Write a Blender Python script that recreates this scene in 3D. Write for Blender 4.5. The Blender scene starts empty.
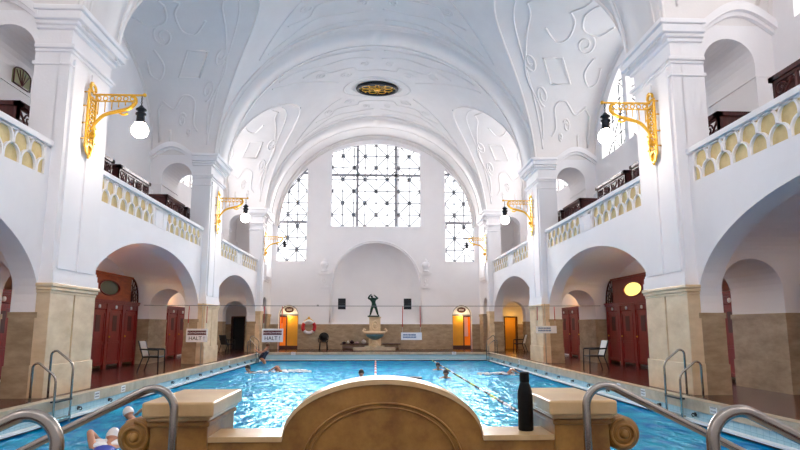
import bpy, bmesh, math, random
from math import pi, sin, cos, sqrt, radians, atan2
from mathutils import Vector, Matrix
from mathutils.geometry import tessellate_polygon
random.seed(7)
S = bpy.context.scene
COL = S.collection

# ------------------------------------------------------------------ materials
def lin(c):
    return tuple(((x/12.92) if x <= .04045 else ((x+.055)/1.055)**2.4) for x in [v/255. for v in c])
MATS = {}
def mat(name, rgb, rough=.6, metal=0., noise=0., scale=4., rgb2=None, bump=0., bscale=30., emit=0., spec=.5, coat=0., stretch=None):
    m = bpy.data.materials.new(name); m.use_nodes = True
    nt = m.node_tree; N = nt.nodes; L = nt.links
    b = N['Principled BSDF']
    c = lin(rgb)
    b.inputs['Base Color'].default_value = (*c, 1)
    b.inputs['Roughness'].default_value = rough
    b.inputs['Metallic'].default_value = metal
    b.inputs['Specular IOR Level'].default_value = spec
    if coat: b.inputs['Coat Weight'].default_value = coat
    tc = N.new('ShaderNodeTexCoord'); src = tc.outputs['Object']
    if stretch:
        mp = N.new('ShaderNodeMapping'); mp.inputs['Scale'].default_value = stretch
        L.new(src, mp.inputs['Vector']); src = mp.outputs['Vector']
    if rgb2 or noise:
        nz = N.new('ShaderNodeTexNoise'); nz.inputs['Scale'].default_value = scale; nz.inputs['Detail'].default_value = 6
        nz.inputs['Roughness'].default_value = .65
        L.new(src, nz.inputs['Vector'])
        rp = N.new('ShaderNodeValToRGB')
        c2 = lin(rgb2) if rgb2 else tuple(x*(1-noise) for x in c)
        rp.color_ramp.elements[0].position = .33; rp.color_ramp.elements[0].color = (*c2, 1)
        rp.color_ramp.elements[1].position = .67; rp.color_ramp.elements[1].color = (*c, 1)
        L.new(nz.outputs['Fac'], rp.inputs['Fac']); L.new(rp.outputs['Color'], b.inputs['Base Color'])
    if bump:
        nb = N.new('ShaderNodeTexNoise'); nb.inputs['Scale'].default_value = bscale; nb.inputs['Detail'].default_value = 4
        L.new(src, nb.inputs['Vector'])
        bp = N.new('ShaderNodeBump'); bp.inputs['Strength'].default_value = bump; bp.inputs['Distance'].default_value = .02
        L.new(nb.outputs['Fac'], bp.inputs['Height']); L.new(bp.outputs['Normal'], b.inputs['Normal'])
    if emit:
        b.inputs['Emission Color'].default_value = (*c, 1); b.inputs['Emission Strength'].default_value = emit
    MATS[name] = m
    return m
M = MATS
mat('plaster', (248,245,245), .85, bump=.12, bscale=22, noise=.04, scale=.8)
mat('vault_plaster', (242,237,234), .9, bump=.15, bscale=18, noise=.07, scale=.6)
mat('stone', (234,212,178), .45, rgb2=(210,184,146), scale=1.6, bump=.05, bscale=14, stretch=(1,1,2.2))
mat('dado_stone', (186,164,134), .5, rgb2=(150,128,100), scale=2.2, bump=.06, bscale=16, stretch=(1,1,2.5))
mat('coping', (205,192,168), .5, rgb2=(172,158,132), scale=3, bump=.05)
mat('parapet_stone', (168,124,58), .42, rgb2=(122,80,32), scale=7, bump=.06, bscale=25)
mat('parapet_cap', (214,186,138), .3, rgb2=(190,154,104), scale=4, bump=.03)  # lighter copy of the parapet stone, light from above put into the colour
mat('wood', (152,42,40), .32, rgb2=(112,28,27), scale=5, stretch=(4,4,.6), bump=.04)
mat('wood_lit', (180,82,34), .4, rgb2=(146,58,22), scale=4, stretch=(3,.6,3))  # orange glow on the left attic box is put into this wood colour
mat('wood_dark', (88,34,30), .45, rgb2=(58,20,20), scale=6, stretch=(3,3,.7))
mat('gold', (255,196,66), .3, metal=.6, noise=.25, scale=20, spec=.6)
mat('black_metal', (26,28,34), .4, metal=.5)
mat('black', (14,14,16), .5)
mat('steel', (158,152,145), .26, metal=1.)
mat('bronze', (40,82,66), .45, metal=.55, rgb2=(18,30,28), scale=7)
mat('tile_blue', (170,206,218), .25, noise=.12, scale=6)
mat('pool_floor', (60,160,200), .5)
mat('white_tile', (235,238,238), .3)
mat('gap_shade', (26,34,44), .5)
mat('ochre', (228,206,150), .7, rgb2=(208,184,128), scale=5)
mat('grey_recess', (150,150,148), .8)
mat('lead', (112,116,124), .5)
mat('lead_dark', (70,72,76), .5)
mat('mullion', (150,150,156), .5)
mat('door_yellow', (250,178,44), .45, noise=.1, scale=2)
mat('door_dark', (64,26,16), .4)
mat('white', (240,240,240), .5)
mat('red', (190,22,32), .4)
mat('dark_red', (92,16,24), .5)
mat('blue_ink', (60,104,150), .5)
mat('grey_fabric', (150,140,132), .8)
mat('white_fabric', (226,228,224), .8)
mat('towel_white', (230,222,216), .9, bump=.3, bscale=60)
mat('towel_dark', (46,22,30), .9, bump=.3, bscale=60)
mat('towel_pink', (180,150,150), .9, bump=.3, bscale=60)
mat('skin', (206,148,118), .5, noise=.08, scale=9)
mat('hair_dark', (30,20,16), .5, bump=.3, bscale=60)
mat('hair_brown', (110,68,40), .5, bump=.3, bscale=60)
mat('cap_white', (235,232,228), .35)
mat('cap_black', (16,16,20), .35)
mat('swim_navy', (22,26,52), .5)
mat('swim_blue', (26,60,170), .5)
mat('bottle', (6,8,12), .5, spec=.2)
mat('rope_cord', (215,215,210), .6)
mat('wire', (120,122,126), .5)
mat('float_white', (238,238,234), .4)
mat('float_red', (206,34,40), .4)
mat('float_black', (20,20,24), .4)
mat('float_lime', (206,220,70), .4)
mat('bowl_tile', (92,140,156), .3, noise=.2, scale=9)
mat('foam', (248,250,252), .8)
mat('globe_lit', (255,240,226), .3, emit=13)
mat('globe_dim', (250,246,236), .3, emit=1.6)
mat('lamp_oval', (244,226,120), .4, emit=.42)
mat('glass_dark', (96,104,84), .12)
mat('glass_green', (150,150,110), .2)
def glow(name, rgb, st, clear=False):
    m = bpy.data.materials.new(name); m.use_nodes = True
    nt = m.node_tree; nt.nodes.clear()
    e = nt.nodes.new('ShaderNodeEmission'); o = nt.nodes.new('ShaderNodeOutputMaterial')
    e.inputs['Color'].default_value = (*lin(rgb), 1); e.inputs['Strength'].default_value = st
    if clear:          # pale glass: bright by itself and letting the daylight through
        t = nt.nodes.new('ShaderNodeBsdfTransparent'); a = nt.nodes.new('ShaderNodeAddShader')
        nt.links.new(e.outputs[0], a.inputs[0]); nt.links.new(t.outputs[0], a.inputs[1]); nt.links.new(a.outputs[0], o.inputs[0])
    else: nt.links.new(e.outputs[0], o.inputs[0])
    MATS[name] = m
glow('day_far', (252,250,252), 0.5, True)
glow('day_side', (253,250,250), 1.25)
glow('day_bright', (252,249,250), 1.1)
glow('day_back', (252,249,250), 2.1)
glow('added_back_left', (252,249,250), 2.0)  # pane of a left window added to light the far end
glow('added_bright_left', (252,249,250), 0.2)  # pane of a left window added to balance the light
glow('day_rear', (252,249,250), 2.2)  # unseen windows behind the camera, put in for fill light

# deck tiles: dark red-brown, glossy, with a fine grid of joints
def deck_mat():
    m = mat('deck_tile', (86,40,36), .22, rgb2=(62,28,26), scale=3)
    nt = m.node_tree; N = nt.nodes; L = nt.links; b = N['Principled BSDF']
    tc = N.new('ShaderNodeTexCoord'); br = N.new('ShaderNodeTexBrick')
    br.offset = 0; br.inputs['Scale'].default_value = 1; br.inputs['Brick Width'].default_value = .2; br.inputs['Row Height'].default_value = .2
    br.inputs['Mortar Size'].default_value = .006
    br.inputs['Color1'].default_value = (*lin((92,42,37)), 1); br.inputs['Color2'].default_value = (*lin((70,30,27)), 1); br.inputs['Mortar'].default_value = (*lin((44,22,20)), 1)
    L.new(tc.outputs['Object'], br.inputs['Vector']); L.new(br.outputs['Color'], b.inputs['Base Color'])
deck_mat()
def tile_mat():
    m = MATS['tile_blue']; nt = m.node_tree; N = nt.nodes; L = nt.links; b = N['Principled BSDF']
    tc = N.new('ShaderNodeTexCoord'); br = N.new('ShaderNodeTexBrick'); br.offset = 0
    mp = N.new('ShaderNodeMapping'); mp.inputs['Rotation'].default_value = (0, radians(90), 0)
    br.inputs['Scale'].default_value = 1; br.inputs['Brick Width'].default_value = .15; br.inputs['Row Height'].default_value = .15; br.inputs['Mortar Size'].default_value = .004
    br.inputs['Color1'].default_value = (*lin((174,208,220)), 1); br.inputs['Color2'].default_value = (*lin((158,198,214)), 1); br.inputs['Mortar'].default_value = (*lin((130,170,186)), 1)
    L.new(tc.outputs['Object'], mp.inputs['Vector']); L.new(mp.outputs['Vector'], br.inputs['Vector']); L.new(br.outputs['Color'], b.inputs['Base Color'])
tile_mat()
def water_mat():
    m = bpy.data.materials.new('water'); m.use_nodes = True; MATS['water'] = m
    nt = m.node_tree; N = nt.nodes; L = nt.links; b = N['Principled BSDF']
    tc = N.new('ShaderNodeTexCoord')
    mp = N.new('ShaderNodeMapping'); mp.inputs['Scale'].default_value = (1., .62, 1.); L.new(tc.outputs['Object'], mp.inputs['Vector'])
    n0 = N.new('ShaderNodeTexNoise'); n0.inputs['Scale'].default_value = 2.6; n0.inputs['Detail'].default_value = 4; L.new(mp.outputs['Vector'], n0.inputs['Vector'])
    rp = N.new('ShaderNodeValToRGB')
    rp.color_ramp.elements[0].position = .36; rp.color_ramp.elements[0].color = (*lin((0,126,208)), 1)
    rp.color_ramp.elements[1].position = .66; rp.color_ramp.elements[1].color = (*lin((12,190,240)), 1)
    L.new(n0.outputs['Fac'], rp.inputs['Fac'])
    b.inputs['Roughness'].default_value = .04; b.inputs['IOR'].default_value = 1.33
    b.inputs['Specular IOR Level'].default_value = .5
    n1 = N.new('ShaderNodeTexNoise'); n1.inputs['Scale'].default_value = 4.4; n1.inputs['Detail'].default_value = 3; n1.inputs['Distortion'].default_value = .6
    L.new(mp.outputs['Vector'], n1.inputs['Vector'])
    n2 = N.new('ShaderNodeTexNoise'); n2.inputs['Scale'].default_value = 10; n2.inputs['Detail'].default_value = 2
    L.new(mp.outputs['Vector'], n2.inputs['Vector'])
    b1 = N.new('ShaderNodeBump'); b1.inputs['Strength'].default_value = 1.; b1.inputs['Distance'].default_value = .08
    L.new(n1.outputs['Fac'], b1.inputs['Height'])
    b2 = N.new('ShaderNodeBump'); b2.inputs['Strength'].default_value = .6; b2.inputs['Distance'].default_value = .024
    L.new(n2.outputs['Fac'], b2.inputs['Height']); L.new(b1.outputs['Normal'], b2.inputs['Normal'])
    N.remove(b)
    df = N.new('ShaderNodeBsdfDiffuse'); gl = N.new('ShaderNodeBsdfGlossy'); fr = N.new('ShaderNodeFresnel'); mx = N.new('ShaderNodeMixShader'); mm = N.new('ShaderNodeMath')
    gl.inputs['Color'].default_value = (.45, .88, 1., 1); gl.inputs['Roughness'].default_value = .03; fr.inputs['IOR'].default_value = 1.33
    mm.operation = 'MULTIPLY'; mm.inputs[1].default_value = .5
    L.new(rp.outputs['Color'], df.inputs['Color'])
    for q in (gl, fr, df): L.new(b2.outputs['Normal'], q.inputs['Normal'])
    L.new(fr.outputs[0], mm.inputs[0]); L.new(mm.outputs[0], mx.inputs[0]); L.new(df.outputs[0], mx.inputs[1]); L.new(gl.outputs[0], mx.inputs[2])
    L.new(mx.outputs[0], N['Material Output'].inputs['Surface'])
water_mat()

# ------------------------------------------------------------------ mesh builder
class MB:
    def __init__(self): self.v = []; self.f = []; self.smooth = set()
    def quad(self, a, b, c, d):
        n = len(self.v); self.v += [tuple(a), tuple(b), tuple(c), tuple(d)]; self.f.append((n, n+1, n+2, n+3)); return self
    def box(self, x0, x1, y0, y1, z0, z1):
        if x0 > x1: x0, x1 = x1, x0
        n = len(self.v)
        self.v += [(x, y, z) for z in (z0, z1) for y in (y0, y1) for x in (x0, x1)]
        for q in ((0,2,3,1),(4,5,7,6),(0,1,5,4),(2,6,7,3),(0,4,6,2),(1,3,7,5)): self.f.append(tuple(n+i for i in q))
        return self
    def grid(self, fn, nu, nv, closeu=False):
        n = len(self.v)
        for i in range(nu+1):
            for j in range(nv+1): self.v.append(tuple(fn(i/nu, j/nv)))
        for i in range(nu):
            for j in range(nv):
                self.smooth.add(len(self.f))
                self.f.append((n+i*(nv+1)+j, n+(i+1)*(nv+1)+j, n+(i+1)*(nv+1)+j+1, n+i*(nv+1)+j+1))
        return self
    def tube(self, pts, r, n=8, closed=False, flat=None):
        P = [Vector(p) for p in pts]; k = len(P); rs = r if isinstance(r, (list, tuple)) else [r]*k
        base = len(self.v); prev = None
        for i in range(k):
            a = P[(i-1) % k] if (closed or i > 0) else P[i]; c = P[(i+1) % k] if (closed or i < k-1) else P[i]
            t = (c-a)
            t = t.normalized() if t.length > 1e-9 else Vector((0,0,1))
            if prev is None:
                up = Vector((0,0,1)) if abs(t.z) < .9 else Vector((0,1,0))
                u = t.cross(up).normalized()
            else:
                u = (prev - t*prev.dot(t))
                u = u.normalized() if u.length > 1e-6 else t.orthogonal().normalized()
            prev = u; w = t.cross(u)
            for j in range(n):
                a_ = 2*pi*j/n; self.v.append(tuple(P[i] + u*(cos(a_)*rs[i]) + w*(sin(a_)*rs[i])))
        m = k if closed else k-1
        for i in range(m):
            for j in range(n):
                self.smooth.add(len(self.f))
                i2 = (i+1) % k
                self.f.append((base+i*n+j, base+i*n+(j+1) % n, base+i2*n+(j+1) % n, base+i2*n+j))
        if not closed:
            self.f.append(tuple(base+j for j in range(n))); self.f.append(tuple(base+(k-1)*n+j for j in range(n)))
        return self
    def lathe(self, prof, o=(0,0,0), n=20, axis='z', a0=0, a1=2*pi, sx=1., sy=1.):
        base = len(self.v); full = abs(a1-a0-2*pi) < 1e-6; cols = n if full else n+1
        for r, z in prof:
            for j in range(cols):
                a = a0+(a1-a0)*j/n; x, y = r*cos(a)*sx, r*sin(a)*sy
                p = (x, y, z) if axis == 'z' else ((x, z, y) if axis == 'y' else (z, x, y))
                self.v.append((o[0]+p[0], o[1]+p[1], o[2]+p[2]))
        for i in range(len(prof)-1):
            for j in range(n):
                self.smooth.add(len(self.f)); j2 = (j+1) % cols
                self.f.append((base+i*cols+j, base+i*cols+j2, base+(i+1)*cols+j2, base+(i+1)*cols+j))
        for k in (0, len(prof)-1):
            if prof[k][0] > 1e-4 and full: self.f.append(tuple(base+k*cols+j for j in range(cols)))
        return self
    def ball(self, o, r, n=14, s=(1,1,1)):
        def fn(u, v):
            a, b = 2*pi*u, pi*(v-.5); return (o[0]+r*s[0]*cos(a)*cos(b), o[1]+r*s[1]*sin(a)*cos(b), o[2]+r*s[2]*sin(b))
        return self.grid(fn, n, n//2+2)
    def prism(self, poly, m0, m1):       # poly: 2-D points; m0, m1 map a point to the two ends
        n = len(self.v); k = len(poly)
        self.v += [tuple(m0(p)) for p in poly] + [tuple(m1(p)) for p in poly]
        for tri in tessellate_polygon([[Vector((p[0], p[1], 0)) for p in poly]]):
            self.f.append(tuple(n+i for i in tri)); self.f.append(tuple(n+k+i for i in reversed(tri)))
        for i in range(k): self.f.append((n+i, n+(i+1) % k, n+k+(i+1) % k, n+k+i))
        return self
    def sheet(self, outer, holes, m0, m1, back=True):   # slab with holes
        polys = [outer]+holes; flat = [p for q in polys for p in q]; n = len(self.v); k = len(flat)
        self.v += [tuple(m0(p)) for p in flat] + [tuple(m1(p)) for p in flat]
        for tri in tessellate_polygon([[Vector((p[0], p[1], 0)) for p in q] for q in polys]):
            self.f.append(tuple(n+i for i in tri))
            if back: self.f.append(tuple(n+k+i for i in reversed(tri)))
        s = 0
        for q in polys:
            for i in range(len(q)):
                a, b = s+i, s+(i+1) % len(q); self.f.append((n+a, n+b, n+k+b, n+k+a))
            s += len(q)
        return self
    def build(self, name, m, parent=None, recalc=True, sm=True):
        me = bpy.data.meshes.new(name); me.from_pydata(self.v, [], self.f)
        for i in self.smooth:
            if sm and i < len(me.polygons): me.polygons[i].use_smooth = True
        bm = bmesh.new(); bm.from_mesh(me)
        bmesh.ops.remove_doubles(bm, verts=bm.verts, dist=1e-5)
        if recalc: bmesh.ops.recalc_face_normals(bm, faces=bm.faces)
        bm.to_mesh(me); bm.free()
        me.materials.append(MATS[m] if isinstance(m, str) else m)
        o = bpy.data.objects.new(name, me); COL.objects.link(o)
        if parent is not None: o.parent = parent
        return o

def bevel(o, w=.01, seg=2):
    b = o.modifiers.new('bevel', 'BEVEL'); b.width = w; b.segments = seg; b.limit_method = 'ANGLE'; b.angle_limit = radians(40)
    return o
def tag(o, label, cat=None, group=None, kind=None):
    o['label'] = label
    if cat: o['category'] = cat
    if group: o['group'] = group
    if kind: o['kind'] = kind
    return o
def struct(o, label): return tag(o, label, kind='structure')
def empty(name, loc=(0,0,0), rz=0, label=None, cat=None, group=None, kind=None):
    o = bpy.data.objects.new(name, None); COL.objects.link(o); o.location = loc; o.rotation_euler = (0,0,rz); o.empty_display_size = .1
    if label: tag(o, label, cat, group, kind)
    return o
KIDS = {}
def copy_tree(o, parent=None):
    c = o.copy(); COL.objects.link(c)
    if parent is not None: c.parent = parent
    for ch in list(o.children): copy_tree(ch, c)
    return c
def sgn(s): return 'left' if s < 0 else 'right'

# ------------------------------------------------------------------ hall dimensions (metres; camera looks along +Y)
PIERS = [2.15, 12.55, 22.95, 33.35]; PW = .9
BAYS = [7.35, 17.75, 28.15]; HB = 4.3
XP, XW, XI, XO, XG = 6.38, 6.6, 7.05, 9.25, 8.7     # pilaster face, arcade face, arcade back, outer wall (ground), outer wall (gallery)
YF, YR = 36.0, -1.6
ARC_S, ARC_B = 1.82, 1.95
RAIL = 5.07; GAL = 4.0
def zbar(x): return 7.6+5.9*sqrt(max(0, 1-(x/6.3)**2))
LZ = 7.92
def lun_b(x): return 3.35+(8.7-x)*.2
def ell(n, a, b, c=0, z=0, t0=0, t1=pi): return [(c+a*cos(t0+(t1-t0)*i/n), z+b*sin(t0+(t1-t0)*i/n)) for i in range(n+1)]

# ------------------------------------------------------------------ floor, pool basin
PX = 5.92; PYF = 31.1; PYN = 1.2
deck = MB()
for s in (-1, 1): deck.box(s*(PX+.15), s*9.4, YR, YF+.3, -.3, 0)
deck.box(-(PX+.15), PX+.15, PYF+.15, YF+.3, -.3, 0)
deck.box(-(PX+.15), PX+.15, YR, PYN-.15, -.3, 0)
deck.box(-1.0, 1.0, PYN-.15, 2.95, -2, -.001)
floor = struct(deck.build('floor', 'deck_tile'), 'dark red-brown glossy tiled deck around the swimming pool')
cp = MB()
for s in (-1, 1):
    cp.box(s*PX, s*(PX+.2), PYN-.2, PYF+.2, -.19, .015)
cp.box(-PX, PX, PYF, PYF+.2, -.11, .015)
for s in (-1, 1): cp.box(s*1.0, s*PX, PYN-.2, PYN, -.19, .015)
cpo = struct(cp.build('trim_1', 'coping'), 'pale stone coping around the pool edge'); bevel(cpo, .012)
bw = MB()
for s in (-1, 1):
    bw.box(s*(PX+.03), s*(PX+.12), PYN-.1, PYF+.1, -2.0, -.18)
bw.box(-PX-.03, PX+.03, PYF+.03, PYF+.12, -2.0, -.10)
for s in (-1, 1): bw.box(s*1., s*(PX+.03), PYN-.12, PYN-.03, -2, -.18)
struct(bw.build('wall_pool', 'tile_blue'), 'pale blue tiled pool wall below the coping')
lp = MB()
for s in (-1, 1): lp.box(s*(PX-.1), s*(PX+.04), PYN, PYF, -.385, -.355)
lp.box(-PX+.1, PX-.1, PYF-.06, PYF+.04, -.385, -.355)
struct(lp.build('trim_2', 'white_tile'), 'thin white overflow lip just above the pool water')
dg = MB()  # dark strip puts the shade under the overhanging lip into colour
for s in (-1, 1): dg.box(s*(PX-.02), s*(PX+.035), PYN, PYF, -.5, -.386)
dg.box(-PX+.03, PX-.03, PYF+.0, PYF+.035, -.5, -.386)
struct(dg.build('trim_3', 'gap_shade'), 'dark strip standing for the shaded overflow slot under the white pool lip')
pf = MB().box(-PX-.1, PX+.1, PYN-.1, PYF+.1, -2.1, -2.0)
struct(pf.build('floor_pool', 'pool_floor'), 'blue tiled bottom of the pool')
WZ = -.43
wt = MB()
wt.grid(lambda u, v: (-PX-.02+u*(2*PX+.04), PYN-.04+v*(PYF-PYN+.08), WZ), 60, 150)
struct(wt.build('pool_water', 'water'), 'rippled turquoise water filling the swimming pool')

# ------------------------------------------------------------------ walls
def arch_poly(x0, x1, z0, zs, rise, n=20):
    c, a = (x0+x1)/2, (x1-x0)/2
    return [(x0, z0), (x1, z0)] + ell(n, a, rise, c, zs)
# arcade masses with the gallery floor on top, one per bay and side
for s in (-1, 1):
    for bi, yc in enumerate(BAYS):
        poly = [(yc+HB, GAL), (yc-HB, GAL)] + [(yc-a[0], a[1]) for a in ell(40, HB, ARC_B, 0, ARC_S)]
        o = MB().prism(poly, lambda p: (s*XW, p[0], p[1]), lambda p: (s*XI, p[0], p[1])).build('wall_%s' % sgn(s), 'plaster')
        poly = [(yc+HB, GAL), (yc-HB, GAL)] + [(yc-a[0], a[1]) for a in ell(40, HB, 1.05, 0, 2.84)]
        av = MB().prism(poly, lambda p: (s*XI, p[0], p[1]), lambda p: (s*XO, p[0], p[1])).build('ceiling', 'plaster')
        struct(av, 'shallow white aisle vault, %s side, %s bay' % (sgn(s), ['near', 'middle', 'far'][bi]))
        struct(o, 'white plaster arcade wall with a wide round arch, %s side, %s bay' % (sgn(s), ['near', 'middle', 'far'][bi]))
        # thin raised rim around the arch
    # ground-floor outer wall
    o = MB().box(s*(XO), s*(XO+.2), YR, YF, 0, GAL).build('wall_%s' % sgn(s), 'plaster'); struct(o, 'plain outer wall of the %s aisle' % sgn(s))
# gallery outer walls with lunette windows on the right; left pair added for light
def lun_edge(yc, n=30): return [(yc+p[0], p[1]) for p in ell(n, HB, lun_b(XG)+.0, 0, LZ)]
for s in (-1, 1):
    holes = []
    if s > 0:
        for yc in BAYS:
            holes.append([(yc-3.6, 7.75), (yc+3.6, 7.75)] + [(yc+p[0], p[1]) for p in ell(28, 3.6, 3.1, 0, 7.85)])
    else:
        for yc in (BAYS[0], BAYS[2]): holes.append([(yc-3.6, 7.75), (yc+3.6, 7.75)] + [(yc+p[0], p[1]) for p in ell(28, 3.6, 3.1, 0, 7.85)])
    o = MB().sheet([(YR, GAL), (YF, GAL), (YF, 12.4), (YR, 12.4)], holes, lambda p: (s*XG, p[0], p[1]), lambda p: (s*(XG+.35), p[0], p[1])).build('wall_%s' % sgn(s), 'plaster')
    struct(o, 'upper outer wall of the %s gallery' % sgn(s))
    o = MB().box(s*8.55, s*XG, YR, YF, GAL, 6.5).build('trim_4', 'plaster')
    struct(o, 'white plaster ledge along the outer wall of the %s gallery' % sgn(s))

def lattice(mb, x0, x1, z0, z1, cell, mp, inside=lambda x, z: True, r=.045, diag=True):
    nx = max(1, round((x1-x0)/cell)); nz = max(1, round((z1-z0)/cell)); cx = (x1-x0)/nx; cz = (z1-z0)/nz
    def seg(a, b):
        # keep only the part of the bar inside the opening
        K = 12; run = []
        for i in range(K+1):
            p = (a[0]+(b[0]-a[0])*i/K, a[1]+(b[1]-a[1])*i/K)
            if inside(*p): run.append(p)
        if len(run) > 1: mb.tube([mp(run[0]), mp(run[-1])], r, 4)
    for i in range(nx+1):
        for j in range(nz): seg((x0+i*cx, z0+j*cz), (x0+i*cx, z0+(j+1)*cz))
    for j in range(nz+1):
        for i in range(nx): seg((x0+i*cx, z0+j*cz), (x0+(i+1)*cx, z0+j*cz))
    if diag:
        for i in range(nx):
            for j in range(nz):
                a, b = (x0+i*cx, z0+j*cz), (x0+(i+1)*cx, z0+(j+1)*cz)
                if (i+j) % 2: seg(a, b)
                else: seg((a[0], b[1]), (b[0], a[1]))
        for i in range(nx+1):
            for j in range(nz+1):
                p = (x0+i*cx, z0+j*cz)
                if (i+j) % 2 == 0 and inside(*p): mb.ball(mp(p), .045, 8)

# far and rear end walls
WA, WB, WC = 6.4, 6.0, 7.0          # arch the end windows are cut from
def end_arch(x): return WC+WB*sqrt(max(0, 1-(x/WA)**2))-.02
def end_window_polys():
    cw = [(-2.86, 7.6), (2.8, 7.6)] + [(2.8-5.66*i/16, end_arch(2.8-5.66*i/16)) for i in range(17)]
    def side(sg):
        xs = [4.36+(6.18-4.36)*i/14 for i in range(15)]
        return [(sg*4.36, 5.38), (sg*6.18, 5.38)] + [(sg*x, end_arch(x)) for x in reversed(xs)]
    return cw, side(-1), side(1)
CW, SL, SR = end_window_polys()
DOORS = [(-5.93, -4.73), (4.73, 5.93)]
def door_poly(a, b): return [(a, 0), (b, 0), (b, 2.05)] + ell(14, (b-a)/2, .62, (a+b)/2, 2.06)[1:-1] + [(a, 2.05)]
NICHE = [(-2.7, 1.5), (2.7, 1.5)] + ell(32, 2.7, 2.7, 0, 3.85)
AIS = {-1: [(-8.75, 0), (-7.95, 0), (-7.95, 1.95), (-8.75, 1.95)], 1: [(7.95, 0), (8.75, 0), (8.75, 1.95), (7.95, 1.95)]}
# the door and aisle openings are cut up from the floor, so the far wall is a slab with notches
def far_outer():
    pts = [(-9.4, -.0)]
    pts += [(-8.75, 0), (-8.75, 1.95), (-7.95, 1.95), (-7.95, 0)]
    d = DOORS[0]; pts += [(d[0], 0), (d[0], 2.05)] + list(reversed(ell(14, (d[1]-d[0])/2, .62, (d[0]+d[1])/2, 2.06)))[1:-1] + [(d[1], 2.05), (d[1], 0)]
    d = DOORS[1]; pts += [(d[0], 0), (d[0], 2.05)] + list(reversed(ell(14, (d[1]-d[0])/2, .62, (d[0]+d[1])/2, 2.06)))[1:-1] + [(d[1], 2.05), (d[1], 0)]
    pts += [(7.95, 0), (7.95, 1.95), (8.75, 1.95), (8.75, 0), (9.4, 0), (9.4, 14.4), (-9.4, 14.4)]
    return pts
o = MB().sheet(far_outer(), [NICHE, CW, SL, SR], lambda p: (p[0], YF, p[1]), lambda p: (p[0], YF+.4, p[1])).build('wall_far', 'plaster')
struct(o, 'white far end wall with windows, round niche and two doorways')
o = MB().sheet([(-9.4, 0), (9.4, 0), (9.4, 14.4), (-9.4, 14.4)], [CW, SL, SR], lambda p: (p[0], YR, p[1]), lambda p: (p[0], YR-.4, p[1])).build('wall_near', 'plaster')
struct(o, 'white near end wall with three tall windows')
# niche (apse)
nb = MB()
def nfn(u, v):
    a = pi*u
    if v < .5:
        z = 1.5+(3.85-1.5)*v/.5; return (2.7*cos(a), YF+.4*0+1.5*sin(a), z)
    b = (v-.5)/.5*pi/2
    return (2.7*cos(a)*cos(b), YF+1.5*sin(a)*cos(b), 3.85+2.7*sin(b))
nb.grid(nfn, 40, 40)
nb.grid(lambda u, v: (2.7*cos(pi*u)*v, YF+1.5*sin(pi*u)*v, 1.5), 40, 4)
struct(nb.build('wall_niche', 'plaster'), 'shaded round-headed niche in the far wall behind the statue')
nt_ = MB()
arcpts = [(-2.82, 1.55)] + [(2.82*cos(pi-pi*i/40), 3.85+2.82*sin(pi-pi*i/40)) for i in range(41)] + [(2.82, 1.55)]
nt_.tube([(p[0], YF-.005, p[1]) for p in arcpts], .045, 6)
struct(nt_.build('trim_5', 'plaster'), 'slim white moulding around the niche in the far wall')

def make_window(name, poly, y, facing, label, mull_x, mull_z, inside, pane):
    w = empty(name, (0, y, poly[0][1])); struct(w, label)
    z0 = poly[0][1]
    P = [(p[0], p[1]-z0) for p in poly]
    x0, x1 = min(p[0] for p in P), max(p[0] for p in P); h = max(p[1] for p in P)
    d = facing      # direction out of the room
    MB().prism(P, lambda p: (p[0], .33*d, p[1]), lambda p: (p[0], .36*d, p[1])).build('pane', pane, w)
    lt = MB(); lattice(lt, x0, x1, 0, h, .72, lambda p: (p[0], .24*d, p[1]), lambda x, z: inside(x, z+z0))
    lt.build('lead_lattice', 'lead', w)
    fr = MB()
    for mx in mull_x: fr.box(mx-.09, mx+.09, min(.18*d, .3*d), max(.18*d, .3*d), 0, end_arch(mx)-z0)
    for mz in mull_z:
        xs = [x0+(x1-x0)*i/60 for i in range(61)]; ok = [x for x in xs if inside(x, mz)]
        fr.box(min(ok), max(ok), min(.18*d, .3*d), max(.18*d, .3*d), mz-z0-.08, mz-z0+.08)
    fr.tube([(p[0], .2*d, p[1]) for p in P], .04, 6, closed=True)
    fr.build('frame', 'mullion', w)
    return w
inc = lambda x, z: z <= end_arch(x)
for (y, d, pane, nm, wh) in ((YF, 1, 'day_far', 1, 'far'), (YR, -1, 'day_rear', 4, 'near')):
    make_window('window_%d' % nm, CW, y, d, 'wide arched leaded window in the middle of the %s end wall' % wh, [-1.22, 1.24], [10.95], inc, pane)
    make_window('window_%d' % (nm+1), SL, y, d, 'narrow leaded window with a curved head, left of the %s end wall' % wh, [], [7.88, 11.05], inc, pane)
    make_window('window_%d' % (nm+2), SR, y, d, 'narrow leaded window with a curved head, right of the %s end wall' % wh, [], [7.88, 11.05], inc, pane)
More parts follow.
